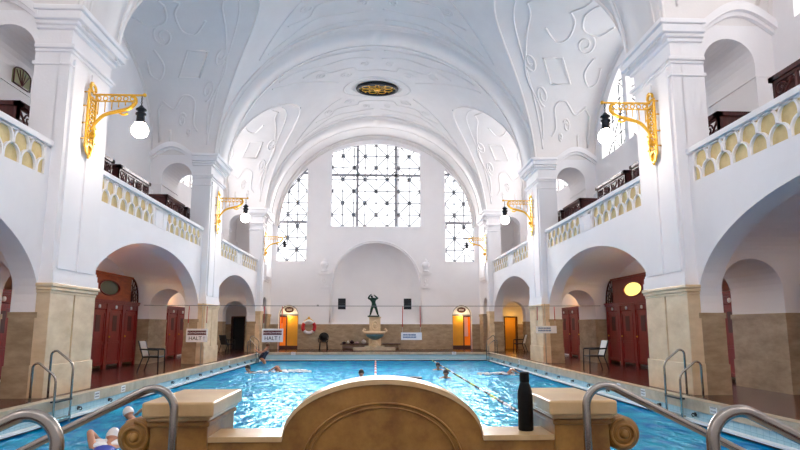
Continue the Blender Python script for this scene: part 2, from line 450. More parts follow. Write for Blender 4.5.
# lunette windows over the right gallery; the left pair is added for its light
for i, (sd_, yc) in enumerate([(1, BAYS[0]), (1, BAYS[1]), (1, BAYS[2]), (-1, BAYS[2]), (-1, BAYS[0])]):
    w = empty('window_%d' % (7+i), (sd_*XG, yc, 7.75)); struct(w, 'large leaded lunette window above the %s gallery, %s bay' % (sgn(sd_), ['near', 'middle', 'far', 'far', 'near'][i]))
    P = [(-3.6, 0), (3.6, 0)] + [(p[0], p[1]) for p in ell(28, 3.6, 3.1, 0, .1)]
    MB().prism(P, lambda p: (sd_*.3, p[0], p[1]), lambda p: (sd_*.33, p[0], p[1])).build('pane', ['day_bright', 'day_side', 'day_back', 'added_back_left', 'added_bright_left'][i], w)
    ins = lambda y, z: z <= .1+3.1*sqrt(max(0, 1-(y/3.6)**2))
    lt = MB(); lattice(lt, -3.6, 3.6, 0, 3.2, .66, lambda p: (sd_*.22, p[0], p[1]), ins, r=.03); lt.build('lead_lattice', 'lead_dark', w)
    fr = MB()
    for my in (-1.35, 1.35): fr.box(.0, sd_*.26, my-.16, my+.16, 0, .1+3.1*sqrt(1-(my/3.6)**2))
    fr.build('frame', 'plaster', w)
w = empty('window_12', (-8.215, 13.07, 6.82)); struct(w, 'small dark leaded window in the left gallery passage behind the nearest pier')
MB().prism([(-.31, 0), (.31, 0), (.31, .3)]+ell(10, .31, .12, 0, .3)[1:-1]+[(-.31, .3)], lambda p: (-.03, p[0], p[1]), lambda p: (.014, p[0], p[1])).build('pane', 'glass_green', w)
fr = MB()
for a in (-.24, -.12, 0, .12, .24): fr.tube([(.02, 0, .0), (.02, a, .4-abs(a)*.3)], .01, 6)
fr.tube([(.016, p[0], p[1]) for p in [(-.31, 0), (.31, 0), (.31, .3)]+ell(10, .31, .12, 0, .3)[1:-1]+[(-.31, .3)]], .018, 6, closed=True)
fr.build('frame', 'wood_dark', w)

# far dado
dd = MB()
for a, b in ((-7.0, -5.93), (-4.73, 4.73), (5.93, 7.0), (-9.2, -8.75), (-7.95, -7.0), (7.0, 7.95), (8.75, 9.2)):
    dd.box(a, b, YF-.05, YF, 0, 1.4); dd.box(a, b, YF-.08, YF, 1.4, 1.5)
dd.box(-4.73, 4.73, YF-.07, YF, 0, .12)
struct(dd.build('baseboard_far', 'dado_stone'), 'brown stone dado along the foot of the far wall')

# ------------------------------------------------------------------ piers
def make_pier(s, yc, i):
    sd = sgn(s); y0, y1 = (yc-PW, yc+PW) if i < 3 else (32.45, 33.1)
    yc = (y0+y1)/2; hp_ = (y1-y0)/2
    pr = empty('pier', (0, 0, 0)); struct(pr, 'white pier with a beige stone foot, %s side, %s' % (sd, ['beside the camera', 'nearest in view', 'second along the pool', 'last before the far wall'][i]))
    mass = MB()
    # ground: wall parts either side of the aisle passage, arched head
    def blk(za, zb, a, b, zs, rise, xe):
        poly = [(XW, za), (a, za)] + list(reversed(ell(16, (b-a)/2, rise, (a+b)/2, zs))) + [(b, za), (xe, za), (xe, zb), (XW, zb)]
        mass.prism(poly, lambda p: (s*p[0], y0, p[1]), lambda p: (s*p[0], y1, p[1]))
    blk(0, GAL, 7.1, 8.4, 2.1, .65, XO)
    blk(GAL, LZ+.2, 7.1, 8.25, 7.03, .58, XG+.1)
    mass.build('wall_block', 'plaster', pr)
    # stone lining of the passage, 1.62 high
    d = MB()
    d.box(s*(XW-.012), s*(7.1+.012), y0-.012, y1+.012, 0, 1.62)
    d.box(s*(8.4-.012), s*XO, y0-.012, y1+.012, 0, 1.62)
    d.box(s*(XW-.03), s*(7.1+.03), y0-.03, y1+.03, 1.52, 1.63); d.box(s*(8.4-.03), s*XO, y0-.03, y1+.03, 1.52, 1.63)
    d.box(s*(XW-.03), s*(7.1+.03), y0-.03, y1+.03, 0, .6); d.box(s*(8.4-.03), s*XO, y0-.03, y1+.03, 0, .6)
    d.build('passage_dado', 'dado_stone', pr)
    # pilaster facing the pool
    p = MB(); p.box(s*XP, s*(XW+.01), y0, y1, 2.0, LZ+.3)
    p.box(s*(XP-.05), s*XP, y0+.12, yc-.10 if i < 3 else y1-.12, 2.5, 6.9)
    if i < 3: p.box(s*(XP-.05), s*XP, yc-.02, y1-.12, 2.5, 6.9)
    for (za, zb, e) in ((2.2, 2.34, .06), (2.34, 2.46, .04), (2.46, 2.52, .02)): p.box(s*(XP-e), s*(XW+.02), y0-e*.6, y1+e*.6, za, zb)
    p.build('pilaster', 'plaster', pr)
    f = MB()
    f.box(s*(XP-.03), s*(XW+.02), y0-.02, yc-.03, .62, 2.04); f.box(s*(XP-.03), s*(XW+.02), yc+.03, y1+.02, .62, 2.04)
    f.box(s*(XP+.0), s*(XW+.02), yc-.06, yc+.06, 0, 2.04)
    f.box(s*(XP-.06), s*(XW+.02), y0-.05, y1+.05, 0, .62)
    fo = f.build('stone_foot', 'stone', pr); bevel(fo, .012)
    c = MB()
    for (za, zb, e) in ((2.0, 2.06, .04), (2.06, 2.13, .065), (2.13, 2.2, .09)): c.box(s*(XP-e), s*(XW+.02), y0-e, y1+e, za, zb)
    bevel(c.build('stone_capital', 'stone', pr), .015)
    k = MB()
    for (za, zb, e) in ((6.72, 6.77, .04), (7.0, 7.07, .05), (7.07, 7.16, .1), (7.5, 7.58, .08), (7.58, 7.66, .16), (7.66, 7.84, .24), (7.84, 7.95, .30)):
        k.box(s*(XP-e), s*7.1, y0-e*.8, y1+e*.8, za, zb)
    ko = k.build('cornice', 'plaster', pr); bevel(ko, .02)
    # segmental moulding above the gallery passage, both faces
    a = MB()
    arc = [(7.02, 7.74)] + [(7.1+1.6*t, 7.78+.42*sin(pi*t)) for t in [j/20 for j in range(21)]]
    outer = [(q[0], q[1]+.2) for q in arc]
    poly = arc + list(reversed(outer))
    for (ya, yb) in ((y0-.2, y0+.02), (y1-.02, y1+.2)): a.prism(poly, lambda q: (s*q[0], ya, q[1]), lambda q: (s*q[0], yb, q[1]))
    arc2 = [(q[0], q[1]-.09) for q in arc]
    poly2 = arc2 + list(reversed(arc))
    for (ya, yb) in ((y0-.1, y0+.02), (y1-.02, y1+.1)): a.prism(poly2, lambda q: (s*q[0], ya, q[1]), lambda q: (s*q[0], yb, q[1]))
    # infill between the moulding and the vault
    fill = [(XW-.1, LZ)] + [(XG+.1, LZ), (XG+.1, LZ+.32), (XW-.1, LZ+.32)]
    a.prism(fill, lambda q: (s*q[0], y0, q[1]), lambda q: (s*q[0], y1, q[1]))
    # impost band under the gallery passage arch
    for xx in (6.57, 8.22):
        a.box(s*xx, s*(7.13 if xx < 7 else XG), y0-.03, y1+.03, 6.73, 6.8)
    a.build('passage_moulding', 'plaster', pr)
    return pr
for s in (-1, 1):
    for i, yc in enumerate(PIERS): make_pier(s, yc, i)

# end bay side walls with a narrow arched opening
for s in (-1, 1):
    poly = [(33.1, 0), (33.35, 0), (33.35, 2.3)] + [(34.05-.7*cos(pi*t/10), 2.3+.75*sin(pi*t/10)) for t in range(1, 10)] + [(34.75, 2.3), (34.75, 0), (YF, 0), (YF, 8.2), (33.1, 8.2)]
    o = MB().prism(poly, lambda p: (s*6.45, p[0], p[1]), lambda p: (s*7.0, p[0], p[1])).build('wall_%s' % sgn(s), 'plaster')
    struct(o, 'short side wall with a narrow arch beside the far end, %s side' % sgn(s))
    t = MB()
    for (ya, yb) in ((33.1, 33.36), (34.74, YF)): t.box(s*6.42, s*6.98, ya, yb, 0, 1.95); t.box(s*6.38, s*6.98, ya, yb, 1.95, 2.1)
    t.build('dado', 'dado_stone', o)
    c = MB()
    for (za, zb, e) in ((3.95, 4.05, .1), (4.05, 4.2, .17), (4.2, 4.85, .22), (4.85, 7.4, .15), (7.4, 7.6, .2), (7.6, 7.95, .3)): c.box(s*(6.46-e), s*6.47, 33.3, 34.9, za, zb)
    c.build('corbel', 'plaster', o)
    # solid block of the gallery end above the aisle
    o2 = MB().box(s*7.0, s*XO, 33.1, YF, 3.1, GAL).build('ceiling', 'plaster'); struct(o2, 'low aisle ceiling at the far end, %s side' % sgn(s))

# ------------------------------------------------------------------ vault
vault = empty('ceiling', (0, 0, 0)); struct(vault, 'tall white vaulted ceiling with stucco strapwork and groin mouldings')
br = MB()
NT = 72
def dstar(x):
    q = (zbar(x)-LZ)/lun_b(abs(x))
    if q <= 0: return HB
    return HB*sqrt(1-q*q) if q < 1 else 0
edges = []
ths = [pi*i/NT for i in range(NT+1)]
segs = [(YR, BAYS[0], None, 0), (BAYS[0], BAYS[1], 0, 1), (BAYS[1], BAYS[2], 1, 2), (BAYS[2], YF, 2, None)]
for (ya, yb, ba, bb) in segs:
    def fn(u, v):
        x = 6.3*cos(pi*u); z = zbar(x); d = dstar(x)
        a = ya+(d if ba is not None else 0); b = yb-(d if bb is not None else 0)
        return (x, a+(b-a)*v, z)
    br.grid(fn, NT*2, 24)
br.build('barrel_vault', 'vault_plaster', vault, recalc=False)
def groin_x(sp):
    # x where the barrel meets the side vault at height factor sp = sin(phi)
    lo, hi = 0., 6.3
    for _ in range(40):
        m = (lo+hi)/2
        if zbar(m) > LZ+lun_b(m)*sp: lo = m
        else: hi = m
    return (lo+hi)/2
def lun(s, yc, phi, t):        # t = 0 at the outer wall, 1 at the groin
    sp = sin(phi); gx = groin_x(sp); x = XG+.06+(gx-XG-.06)*t
    return Vector((s*x, yc+HB*cos(phi), LZ+lun_b(x)*sp))
for s in (-1, 1):
    for yc in BAYS:
        MB().grid(lambda u, v: lun(s, yc, pi*u, v), 60, 16).build('side_vault', 'vault_plaster', vault, recalc=False)
# groin mouldings
gm = MB()
for s in (-1, 1):
    for yc in BAYS:
        g = [lun(s, yc, pi*i/60, 1.0) for i in range(61)]
        gm.tube([p+Vector((0, 0, -.01)) for p in g], .05, 6)
        g2 = [lun(s, yc, pi*(.035+.93*i/60), .86) for i in range(61)]
        gm.tube([p+Vector((0, 0, .0)) for p in g2], .035, 6)
        gw = [lun(s, yc, pi*i/60, .01) for i in range(61)]
        gm.tube(gw, .09, 6)
gm.build('groin_moulding', 'vault_plaster', vault)
# transverse bands at the piers
tb = MB()
for yc in PIERS:
    for y0, y1, e in ((yc-PW+.05, yc+PW-.05, .10),):
        def bfn(off, y): return [((6.3-off)*cos(pi*i/64), y, 7.6+(5.9-off)*sin(pi*i/64)) for i in range(65)]
        n = len(tb.v); A = [bfn(.0, y0), bfn(e, y0), bfn(e, y1), bfn(.0, y1)]
        for L_ in A: tb.v += L_
        for k in range(3):
            for i in range(64):
                if k == 1: tb.smooth.add(len(tb.f))
                tb.f.append((n+k*65+i, n+k*65+i+1, n+(k+1)*65+i+1, n+(k+1)*65+i))
        for y in (y0+.16, y1-.16): tb.tube(bfn(e, y), .04, 6)
        for y in (y0, y1): tb.tube(bfn(.03, y), .07, 6)
def afn(off, y): return [((6.3-off)*cos(pi*i/64), y, 7.6+(5.9-off)*sin(pi*i/64)) for i in range(65)]
for off, r in ((.06, .12), (.22, .05)): tb.tube(afn(off, YF-.03), r, 6)
tb.build('transverse_rib', 'vault_plaster', vault)
# stucco strapwork: flattened raised lines following the vault surfaces
def spiral(cx, cy, r, turns=1.3, a0=0, d=1, n=26): return [(cx+r*(1-.75*i/n)*cos(a0+d*2*pi*turns*i/n), cy+r*(1-.75*i/n)*sin(a0+d*2*pi*turns*i/n)) for i in range(n+1)]
def poly_s(pts, n=8):      # smooth polyline through control points (Catmull-Rom)
    out = []; P = [pts[0]]+list(pts)+[pts[-1]]
    for i in range(1, len(P)-2):
        for j in range(n):
            t = j/n
            out.append(tuple(.5*((2*P[i][k])+(-P[i-1][k]+P[i+1][k])*t+(2*P[i-1][k]-5*P[i][k]+4*P[i+1][k]-P[i+2][k])*t*t+(-P[i-1][k]+3*P[i][k]-3*P[i+1][k]+P[i+2][k])*t**3) for k in (0, 1)))
    return out+[pts[-1]]
# design in (a, t): a = -1..1 around the half circle (0 = crown), t = 0..1 from wall to groin
LD = []
for m in (-1, 1):
    LD += [poly_s([(m*.86, .70), (m*.80, .62), (m*.66, .60), (m*.62, .46), (m*.70, .34), (m*.64, .20)]),
           [(m*.93, .14), (m*.70, .14), (m*.66, .2)],
           [(m*.52, .62), (m*.36, .66), (m*.34, .48), (m*.50, .40), (m*.52, .62)],
           poly_s([(m*.30, .20), (m*.42, .26), (m*.50, .20), (m*.46, .12), (m*.36, .12)]),
           spiral(m*.60, .74, .07, 1.4, 0, m), spiral(m*.22, .30, .08, 1.5, pi, m), spiral(m*.40, .80, .06, 1.3, 1, -m), spiral(m*.78, .46, .05, 1.4, 2, m),
           poly_s([(m*.88, .84), (m*.70, .80), (m*.50, .88), (m*.30, .80), (m*.10, .74), (0, .78)]),
           poly_s([(m*.16, .62), (m*.24, .54), (m*.2, .44), (m*.08, .42), (0, .48)]), poly_s([(m*.05, .15), (m*.14, .22), (m*.12, .34), (0, .38)]),
           [(m*.84, .30), (m*.95, .30)], spiral(m*.86, .56, .03, 1.2, 0, m)]
st = MB()
for s in (-1, 1):
    for yc in BAYS:
        for c in LD:
            pts = [lun(s, yc, pi/2-a*pi/2*.98, t) for a, t in c]
            st.tube(pts, .045, 5)
# barrel strapwork in (x, y offset) between the bands
def bar(x, y): return Vector((x, y, zbar(x)))
BD = []
for m in (-1, 1):
    BD += [poly_s([(m*.0, 1.9), (m*.9, 1.9), (m*1.1, 2.3), (m*2.2, 2.3), (m*2.6, 2.9), (m*3.4, 2.9)]),
           spiral(m*1.5, 1.7, .3, 1.4, 0, m), spiral(m*2.6, 2.3, .26, 1.4, 2, -m), spiral(m*.6, 2.6, .22, 1.3, 1, m),
           poly_s([(m*1.9, 1.0), (m*2.5, 1.5), (m*3.2, 2.2), (m*4.0, 3.1), (m*4.6, 3.8)]), poly_s([(m*.2, 3.1), (m*1.2, 3.3), (m*2.4, 3.2), (m*3.5, 3.7), (m*4.3, 3.9)]),
           poly_s([(m*.3, 3.9), (m*1.6, 3.9), (m*3.0, 4.05), (m*4.9, 4.35)])]
for yc in BAYS:
    for sg in (-1, 1):
        for c in BD: st.tube([bar(x, yc+sg*y) for x, y in c], .042, 5)
st.build('stucco_relief', 'vault_plaster', vault)
# crown rings round the oval grille
rg = MB()
for yc in BAYS:
    for a, b in ((1.25, .9), (1.7, 1.25)): rg.tube([bar(a*cos(2*pi*i/40), yc+.1+b*sin(2*pi*i/40)) for i in range(40)], .05, 6, closed=True)
rg.build('crown_ring', 'vault_plaster', vault)

# oval ceiling grille
og = empty('ceiling_grille', (0, 28.2, 13.36), 0, 'dark oval openwork grille with gilding in the crown of the vault', 'grille')
MB().prism([(1.0*cos(2*pi*i/40), .72*sin(2*pi*i/40)) for i in range(40)], lambda p: (p[0], p[1], .10), lambda p: (p[0], p[1], .08)).build('backing', 'black', og)
ga = MB(); ga.tube([(1.0*cos(2*pi*i/40), .72*sin(2*pi*i/40), 0) for i in range(40)], .09, 6, closed=True); ga.build('rim', 'black_metal', og)
gb = MB()
for i in range(8):
    a = pi/8+i*pi/4; gb.tube([(.62*cos(a)+.2*cos(t), .45*sin(a)+.15*sin(t), 0) for t in [2*pi*j/12 for j in range(12)]], .022, 5, closed=True)
    gb.tube([(.2*cos(a), .15*sin(a), 0), (.42*cos(a), .31*sin(a), 0)], .02, 5)
    gb.tube([(.8*cos(a+.39), .58*sin(a+.39), 0), (.95*cos(a+.39), .69*sin(a+.39), 0)], .02, 5)
gb.ball((0, 0, -.02), .2, 10, (1, .75, .4)); gb.build('gilded_scrollwork', 'gold', og)

# ------------------------------------------------------------------ gallery balustrades with a fish-scale pattern
SP, RW = .412, .31
for s in (-1, 1):
    for bi, yc in enumerate(BAYS):
        b = empty('balustrade', (s*XW, yc, GAL)); struct(b, 'white gallery balustrade with a two-row fish-scale pattern, %s side, %s bay' % (sgn(s), ['near', 'middle', 'far'][bi]))
        z0, z1 = .34, .94          # panel above the gallery floor level
        w = MB()
        w.box(0, s*.24, -HB, HB, 0, z0)                       # solid below
        w.box(0, s*.24, -HB, HB, z1-.02, .97)
        for (ya, yb) in ((-HB, -HB+.18), (-.55, .55), (HB-.18, HB)): w.box(0, s*.24, ya, yb, z0, z1)
        w.box(-s*.012, s*.02, -.42, -.22, z0+.02, z1-.06); w.box(-s*.012, s*.02, .22, .42, z0+.02, z1-.06); w.box(-s*.012, s*.02, -.42, .42, z1-.12, z1-.06); w.box(-s*.012, s*.02, -.42, .42, z0-.02, z0+.04)
        w.build('parapet_wall', 'plaster', b)
        r = MB(); r.box(-s*.05, s*.32, -HB, HB, .96, 1.08); bevel(r.build('rail', 'plaster', b), .015)
        MB().box(s*.05, s*.11, -HB+.1, HB-.1, z0-.02, z1).build('back_panel', 'ochre', b)
        sc = MB()
        for (ya, yb) in ((-HB+.18, -.55), (.55, HB-.18)):
            n = 7; p = (yb-ya)/n; ro, ri = p/2, p/2-.042
            for row in (0, 1):
                for k in range(n+ (0 if row else 1)):
                    cy = ya+p*(k+.5) if row else ya+p*k
                    zb = z0+row*RW; zs = zb+.09
                    t0, t1 = 0, pi
                    if not row and k == 0: t1 = pi/2
                    if not row and k == n: t0 = pi/2
                    K = 12; out = [(cy+ro*cos(t0+(t1-t0)*i/K), zs+ro*.98*sin(t0+(t1-t0)*i/K)) for i in range(K+1)]
                    inn = [(cy+ri*cos(t0+(t1-t0)*i/K), zs+ri*1.02*sin(t0+(t1-t0)*i/K)) for i in range(K+1)]
                    if t0 == 0: out = [(cy+ro, zb)]+out; inn = [(cy+ri, zb)]+inn
                    if t1 == pi: out = out+[(cy-ro, zb)]; inn = inn+[(cy-ri, zb)]
                    poly = out+list(reversed(inn))
                    sc.prism(poly, lambda q: (s*.0, q[0], q[1]), lambda q: (s*.052, q[0], q[1]))
        sc.build('scale_lattice', 'plaster', b)

# ------------------------------------------------------------------ wall lamps
def make_lamp(lit):
    t = empty('wall_lamp')
    bp = MB()
    for y in (-.19, .19): bp.box(.07, .11, y-.026, y+.026, -.17, 1.36)
    for z in (-.05, 1.18, 1.34): bp.box(.07, .11, -.19, .19, z-.02, z+.02)
    bp.lathe([(.10, -.015), (.17, -.02), (.19, 0), (.17, .02), (.10, .015), (.10, -.015)], (.09, 0, -.18), 18, axis='x')
    bp.ball((.09, 0, -.38), .035, 8)
    for k in range(8):
        z = .05+k*.155; bp.tube([(.09, .1*cos(a), z+.075*sin(a)) for a in [2*pi*j/14 for j in range(14)]], .019, 6, closed=True)
        for y in (-.15, .15): bp.ball((.09, y, z+.077), .028, 8)
        bp.ball((.1, 0, z), .03, 8)
    for z in (.05, .45, .9, 1.26):
        for q in (-.24, .24): bp.tube([(0, q, z), (.09, q, z)], .016, 6); bp.tube([(.09, q, z), (.09, q*.79, z)], .014, 6); bp.ball((.1, q, z), .028, 8)
    bp.build('backplate', 'gold', t)
    cr = MB(); cr.tube([(.09, .13*cos(a), 1.44+.1*sin(a)) for a in [-.4+5.2*j/20 for j in range(21)]], .035, 8)
    cr.tube([(.09, -.12, 1.34), (.09, -.15, 1.46), (.09, -.11, 1.56), (.09, -.03, 1.58)], .03, 8); cr.build('crest_scroll', 'gold', t)
    ar = MB(); ar.box(.1, 1.34, -.022, .022, 1.265, 1.305); ar.box(.1, 1.1, -.018, .018, 1.1, 1.122); ar.ball((1.36, 0, 1.29), .05, 10)
    ar.build('arm', 'gold', t)
    pk = MB()
    for k in range(6):
        x = .24+k*.165; zb = 1.12
        pk.tube([(x+.055*cos(a), 0, 1.19+.06*sin(a)) for a in [2*pi*j/12 for j in range(12)]], .016, 6, closed=True)
        zlow = .62+.42*(min(1, x/1.0))**.8
        pk.tube([(x, 0, 1.1), (x, 0, zlow)], .014, 6)
    pk.build('picket', 'gold', t)
    bs = MB()
    pts = poly_s([(.12, .34), (.2, .52), (.4, .74), (.7, .84), (.98, .92), (1.14, 1.06), (1.14, 1.2), (1.02, 1.27)], 8)
    bs.tube([(p[0], 0, p[1]) for p in pts], [.032+.018*sin(pi*i/(len(pts)-1)) for i in range(len(pts))], 8)
    sp2 = spiral(.13, .2, .085, 1.4, pi/2, -1); bs.tube([(p[0], 0, p[1]) for p in sp2], .03, 6)
    lf = poly_s([(.74, .84), (.86, .76), (.98, .8)], 6); bs.tube([(p[0], 0, p[1]) for p in lf], .03, 6)
    bs.build('scroll_bracket', 'gold', t)
    ch = MB()
    for k in range(5): ch.tube([(1.3+(.018 if k % 2 else 0)*cos(a), (0 if k % 2 else .018)*cos(a), 1.24-.05*k+.03*sin(a)) for a in [2*pi*j/10 for j in range(10)]], .008, 5, closed=True)
    ch.build('chain', 'black_metal', t)
    hs = MB(); hs.lathe([(r, z-.08) for r, z in [(.001, 1.1), (.03, 1.09), (.05, 1.06), (.09, 1.02), (.125, .99), (.13, .97), (.085, .95), (.085, .9), (.125, .88), (.13, .84), (.10, .82), (.10, .68), (.12, .66), (.12, .62), (.001, .61)]], (1.3, 0, 0), 18)
    hs.build('lamp_housing', 'black_metal', t)
    gl = MB(); gl.lathe([(.001, .16), (.09, .17), (.16, .22), (.195, .30), (.2, .37), (.18, .45), (.125, .52), (.115, .545)], (1.3, 0, 0), 20)
    gl.build('globe', 'globe_lit' if lit else 'globe_dim', t)
    return t
lampA = make_lamp(True); lampB = make_lamp(False)
usedA = usedB = False
names = ['nearest pier', 'middle pier', 'last pier before the far wall']
for i, yc in enumerate(PIERS[1:]):
    for s in (-1, 1):
        lit = not (i == 2)
        if lit:
            o = lampA if not usedA else copy_tree(lampA); usedA = True
        else:
            o = lampB if not usedB else copy_tree(lampB); usedB = True
        o.location = (s*(XP-.05), (yc-.12) if i < 2 else 32.78, 5.30); o.scale = (.88, .88, .86); o.rotation_euler = (0, 0, 0 if s < 0 else pi)
        tag(o, 'gilded lamp with %s globe, %s, %s side' % ('a glowing' if lit else 'a dim', names[i], sgn(s)), 'lamp', 'gilded bracket lamps on the piers')

# ------------------------------------------------------------------ changing cabins on the ground floor
def make_cabin(w=1.2):
    t = empty('changing_cabin')          # local: x = depth into the wall, front at x = 0; y = along the row from 0 to w
    b = MB()
    b.box(.02, .42, 0, .04, .12, 2.12); b.box(.02, .42, w-.04, w, .12, 2.12); b.box(.38, .42, 0, w, .12, 2.12); b.box(-.0, .42, 0, w, 2.02, 2.12)
    b.box(-.04, .04, 0, .09, 0, 2.1); b.box(-.04, .04, w-.09, w, 0, 2.1); b.box(-.02, .04, .09, w-.09, 1.92, 2.1)
    b.build('body', 'wood', t)
    c = MB(); c.box(-.08, .42, 0, w, 2.1, 2.16); c.box(-.11, .42, 0, w, 2.16, 2.22); c.build('cornice', 'wood', t)
    d = MB(); d.box(-.005, .03, .12, w-.12, .12, 1.9); do = d.build('door', 'wood', t)
    f = MB()
    a, e = .2, w-.2
    for (za, zb) in ((.22, .78), (.88, 1.78)):
        for q in ((a-.05, a, za, zb), (e, e+.05, za, zb), (a-.05, e+.05, za-.04, za), (a-.05, e+.05, zb, zb+.04)): f.box(-.03, .0, q[0], q[1], q[2], q[3])
    f.build('door_moulding', 'wood', do)
    MB().box(-.012, 0, w/2-.16, w/2+.16, 1.2, 1.72).build('door_pane', 'wood_dark', do)
    h = MB(); h.ball((-.05, w-.18, 1.02), .03, 8); h.tube([(0, w-.18, 1.02), (-.05, w-.18, 1.02)], .012, 6); h.build('knob', 'gold', do)
    n = MB(); n.lathe([(.001, -.05), (.06, -.05), (.06, -.02)], (0, w/2, 2.0), 14, axis='x'); n.build('number_disc', 'white', t)
    return t
cab0 = make_cabin(); first = True
CABS = {0: [7.95+1.2*i for i in range(3)], 1: [13.52+1.2*i for i in range(7)], 2: [23.95+1.2*i for i in range(3)]}
ordn = ['first', 'second', 'third', 'fourth', 'fifth', 'sixth', 'last']
bayn = ['before the nearest pier', 'under the middle arch', 'beyond the middle pier']
for s in (-1, 1):
    for bi in CABS:
        n = len(CABS[bi])
        for k, y in enumerate(CABS[bi]):
            o = cab0 if first else copy_tree(cab0); first = False
            if s > 0: o.location = (8.8, y, 0); o.rotation_euler = (0, 0, 0)
            else: o.location = (-8.8, y+1.2, 0); o.rotation_euler = (0, 0, pi)
            tag(o, 'red wooden changing cabin, %s of its row %s, %s aisle' % (ordn[k], bayn[bi], sgn(s)), 'changing cabin', 'red changing cabins in the aisles')
# wooden superstructure with an oval window above the middle-bay cabins
for s in (-1, 1):
    t = empty('cabin_canopy', (s*8.8, 17.75, 2.226), 0 if s > 0 else 0, 'wooden attic box with %s oval window above the %s aisle cabins' % ('a lit yellow' if s > 0 else 'a dark green', sgn(s)), 'attic box')
    bx = MB(); outer = [(-3.2, 0), (3.55, 0), (3.55, .86), (-3.2, .86)]
    hole = [(1.85+.72*cos(2*pi*i/28), .40+.24*sin(2*pi*i/28)) for i in range(28)]
    bx.sheet(outer, [hole], lambda p: (0, p[0], p[1]), lambda p: (s*.05, p[0], p[1])); bx.box(0, s*.42, 3.5, 3.55, 0, .86); bx.box(-s*.05, s*.42, -3.2, 3.6, .82, .88)
    bx.build('box', 'wood_lit' if s < 0 else 'wood', t)
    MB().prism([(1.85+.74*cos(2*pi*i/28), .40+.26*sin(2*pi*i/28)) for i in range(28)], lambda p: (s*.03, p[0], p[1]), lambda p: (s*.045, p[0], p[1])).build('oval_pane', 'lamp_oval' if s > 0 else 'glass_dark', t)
    of = MB(); of.tube([(-s*.01, 1.85+.73*cos(2*pi*i/28), .40+.25*sin(2*pi*i/28)) for i in range(28)], .025, 6, closed=True); of.build('oval_frame', 'wood', t)
    ft = MB(); ft.tube([(0, 3.55+.62*sin(a), (.84)*cos(a)) for a in [pi/2*j/14 for j in range(15)]], .035, 6)
    for a in (12, 30, 48, 66, 82): ft.tube([(0, 3.56+.02*sin(radians(a)), .02), (0, 3.55+.62*sin(radians(a)), (.84)*cos(radians(a)))], .02, 6)
    for r in (.4, .7): ft.tube([(0, 3.55+.62*r*sin(a), (.84)*r*cos(a)) for a in [pi/2*j/10 for j in range(11)]], .018, 6)
    ft.build('fan_lattice', 'wood_dark', t)

# ------------------------------------------------------------------ gallery cabins with carved fretwork tops
def gallery_cabin(s, y0, y1, label):
    L = y1-y0; t = empty('gallery_cabin', (s*7.38, y0, GAL+.012), 0, label, 'gallery cabin', 'dark carved cabins on the galleries')
    D = .72
    b = MB(); b.box(s*.02, s*.06, 0, L, 0, 1.28); b.box(s*(D-.05), s*D, 0, L, 0, 1.28); b.box(0, s*D, 0, .06, 0, 1.9); b.box(0, s*D, L-.06, L, 0, 1.9)
    b.build('body', 'wood_dark', t)
    c = MB(); c.box(-s*.04, s*.1, -.05, L+.05, 1.86, 1.95); c.box(s*(D-.1), s*(D+.03), -.05, L+.05, 1.86, 1.95); c.box(-s*.04, s*(D+.03), -.05, .1, 1.86, 1.95); c.box(-s*.04, s*(D+.03), L-.1, L+.05, 1.86, 1.95)
    c.build('cornice', 'wood_dark', t)
    f = MB(); f.box(0, s*.05, 0, L, 1.25, 1.33); f.box(0, s*.05, 0, L, 1.8, 1.87)
    n = max(2, round(L/.55)); p = L/n
    for i in range(n+1): f.box(0, s*.05, max(0, i*p-.03), min(L, i*p+.03), 1.3, 1.82)
    for i in range(n):
        cy = (i+.5)*p; m = 1 if i % 2 else -1
        for q in (spiral(cy-.11, 1.47, .13, 1.2, 0, m), spiral(cy+.11, 1.66, .13, 1.2, pi, m)): f.tube([(s*.025, a[0], a[1]) for a in q], .02, 6)
        f.tube([(s*.025, a[0], a[1]) for a in poly_s([(cy-.2, 1.78), (cy-.05, 1.62), (cy+.05, 1.5), (cy+.2, 1.33)])], .025, 6)
    f.build('fretwork', 'wood_dark', t)
    return t
GC = [(8.2, 10.0, 'before the nearest pier'), (11.75, 13.35, 'passing behind the nearest pier'), (14.3, 16.05, 'first beyond the nearest pier'), (16.5, 18.7, 'in the middle of the middle bay'),
      (20.3, 22.1, 'just before the middle pier'), (22.5, 23.8, 'behind the middle pier'), (24.6, 26.8, 'just beyond the middle pier')]
for s in (-1, 1):
    for (a, b, w) in GC: gallery_cabin(s, a, b, 'dark carved fretwork cabin on the %s gallery, %s' % (sgn(s), w))
for s in (-1,):
    t = empty('ball_finial', (s*8.62, 15.55, 6.5), 0, 'white stone ball on a short post, on the left gallery ledge', 'finial')
    MB().box(-.07, .12, -.16, .16, 0, .45).box(-.08, .14, -.19, .19, .45, .52).build('post', 'plaster', t); MB().ball((.1, 0, .7), .2, 16).build('ball', 'plaster', t)

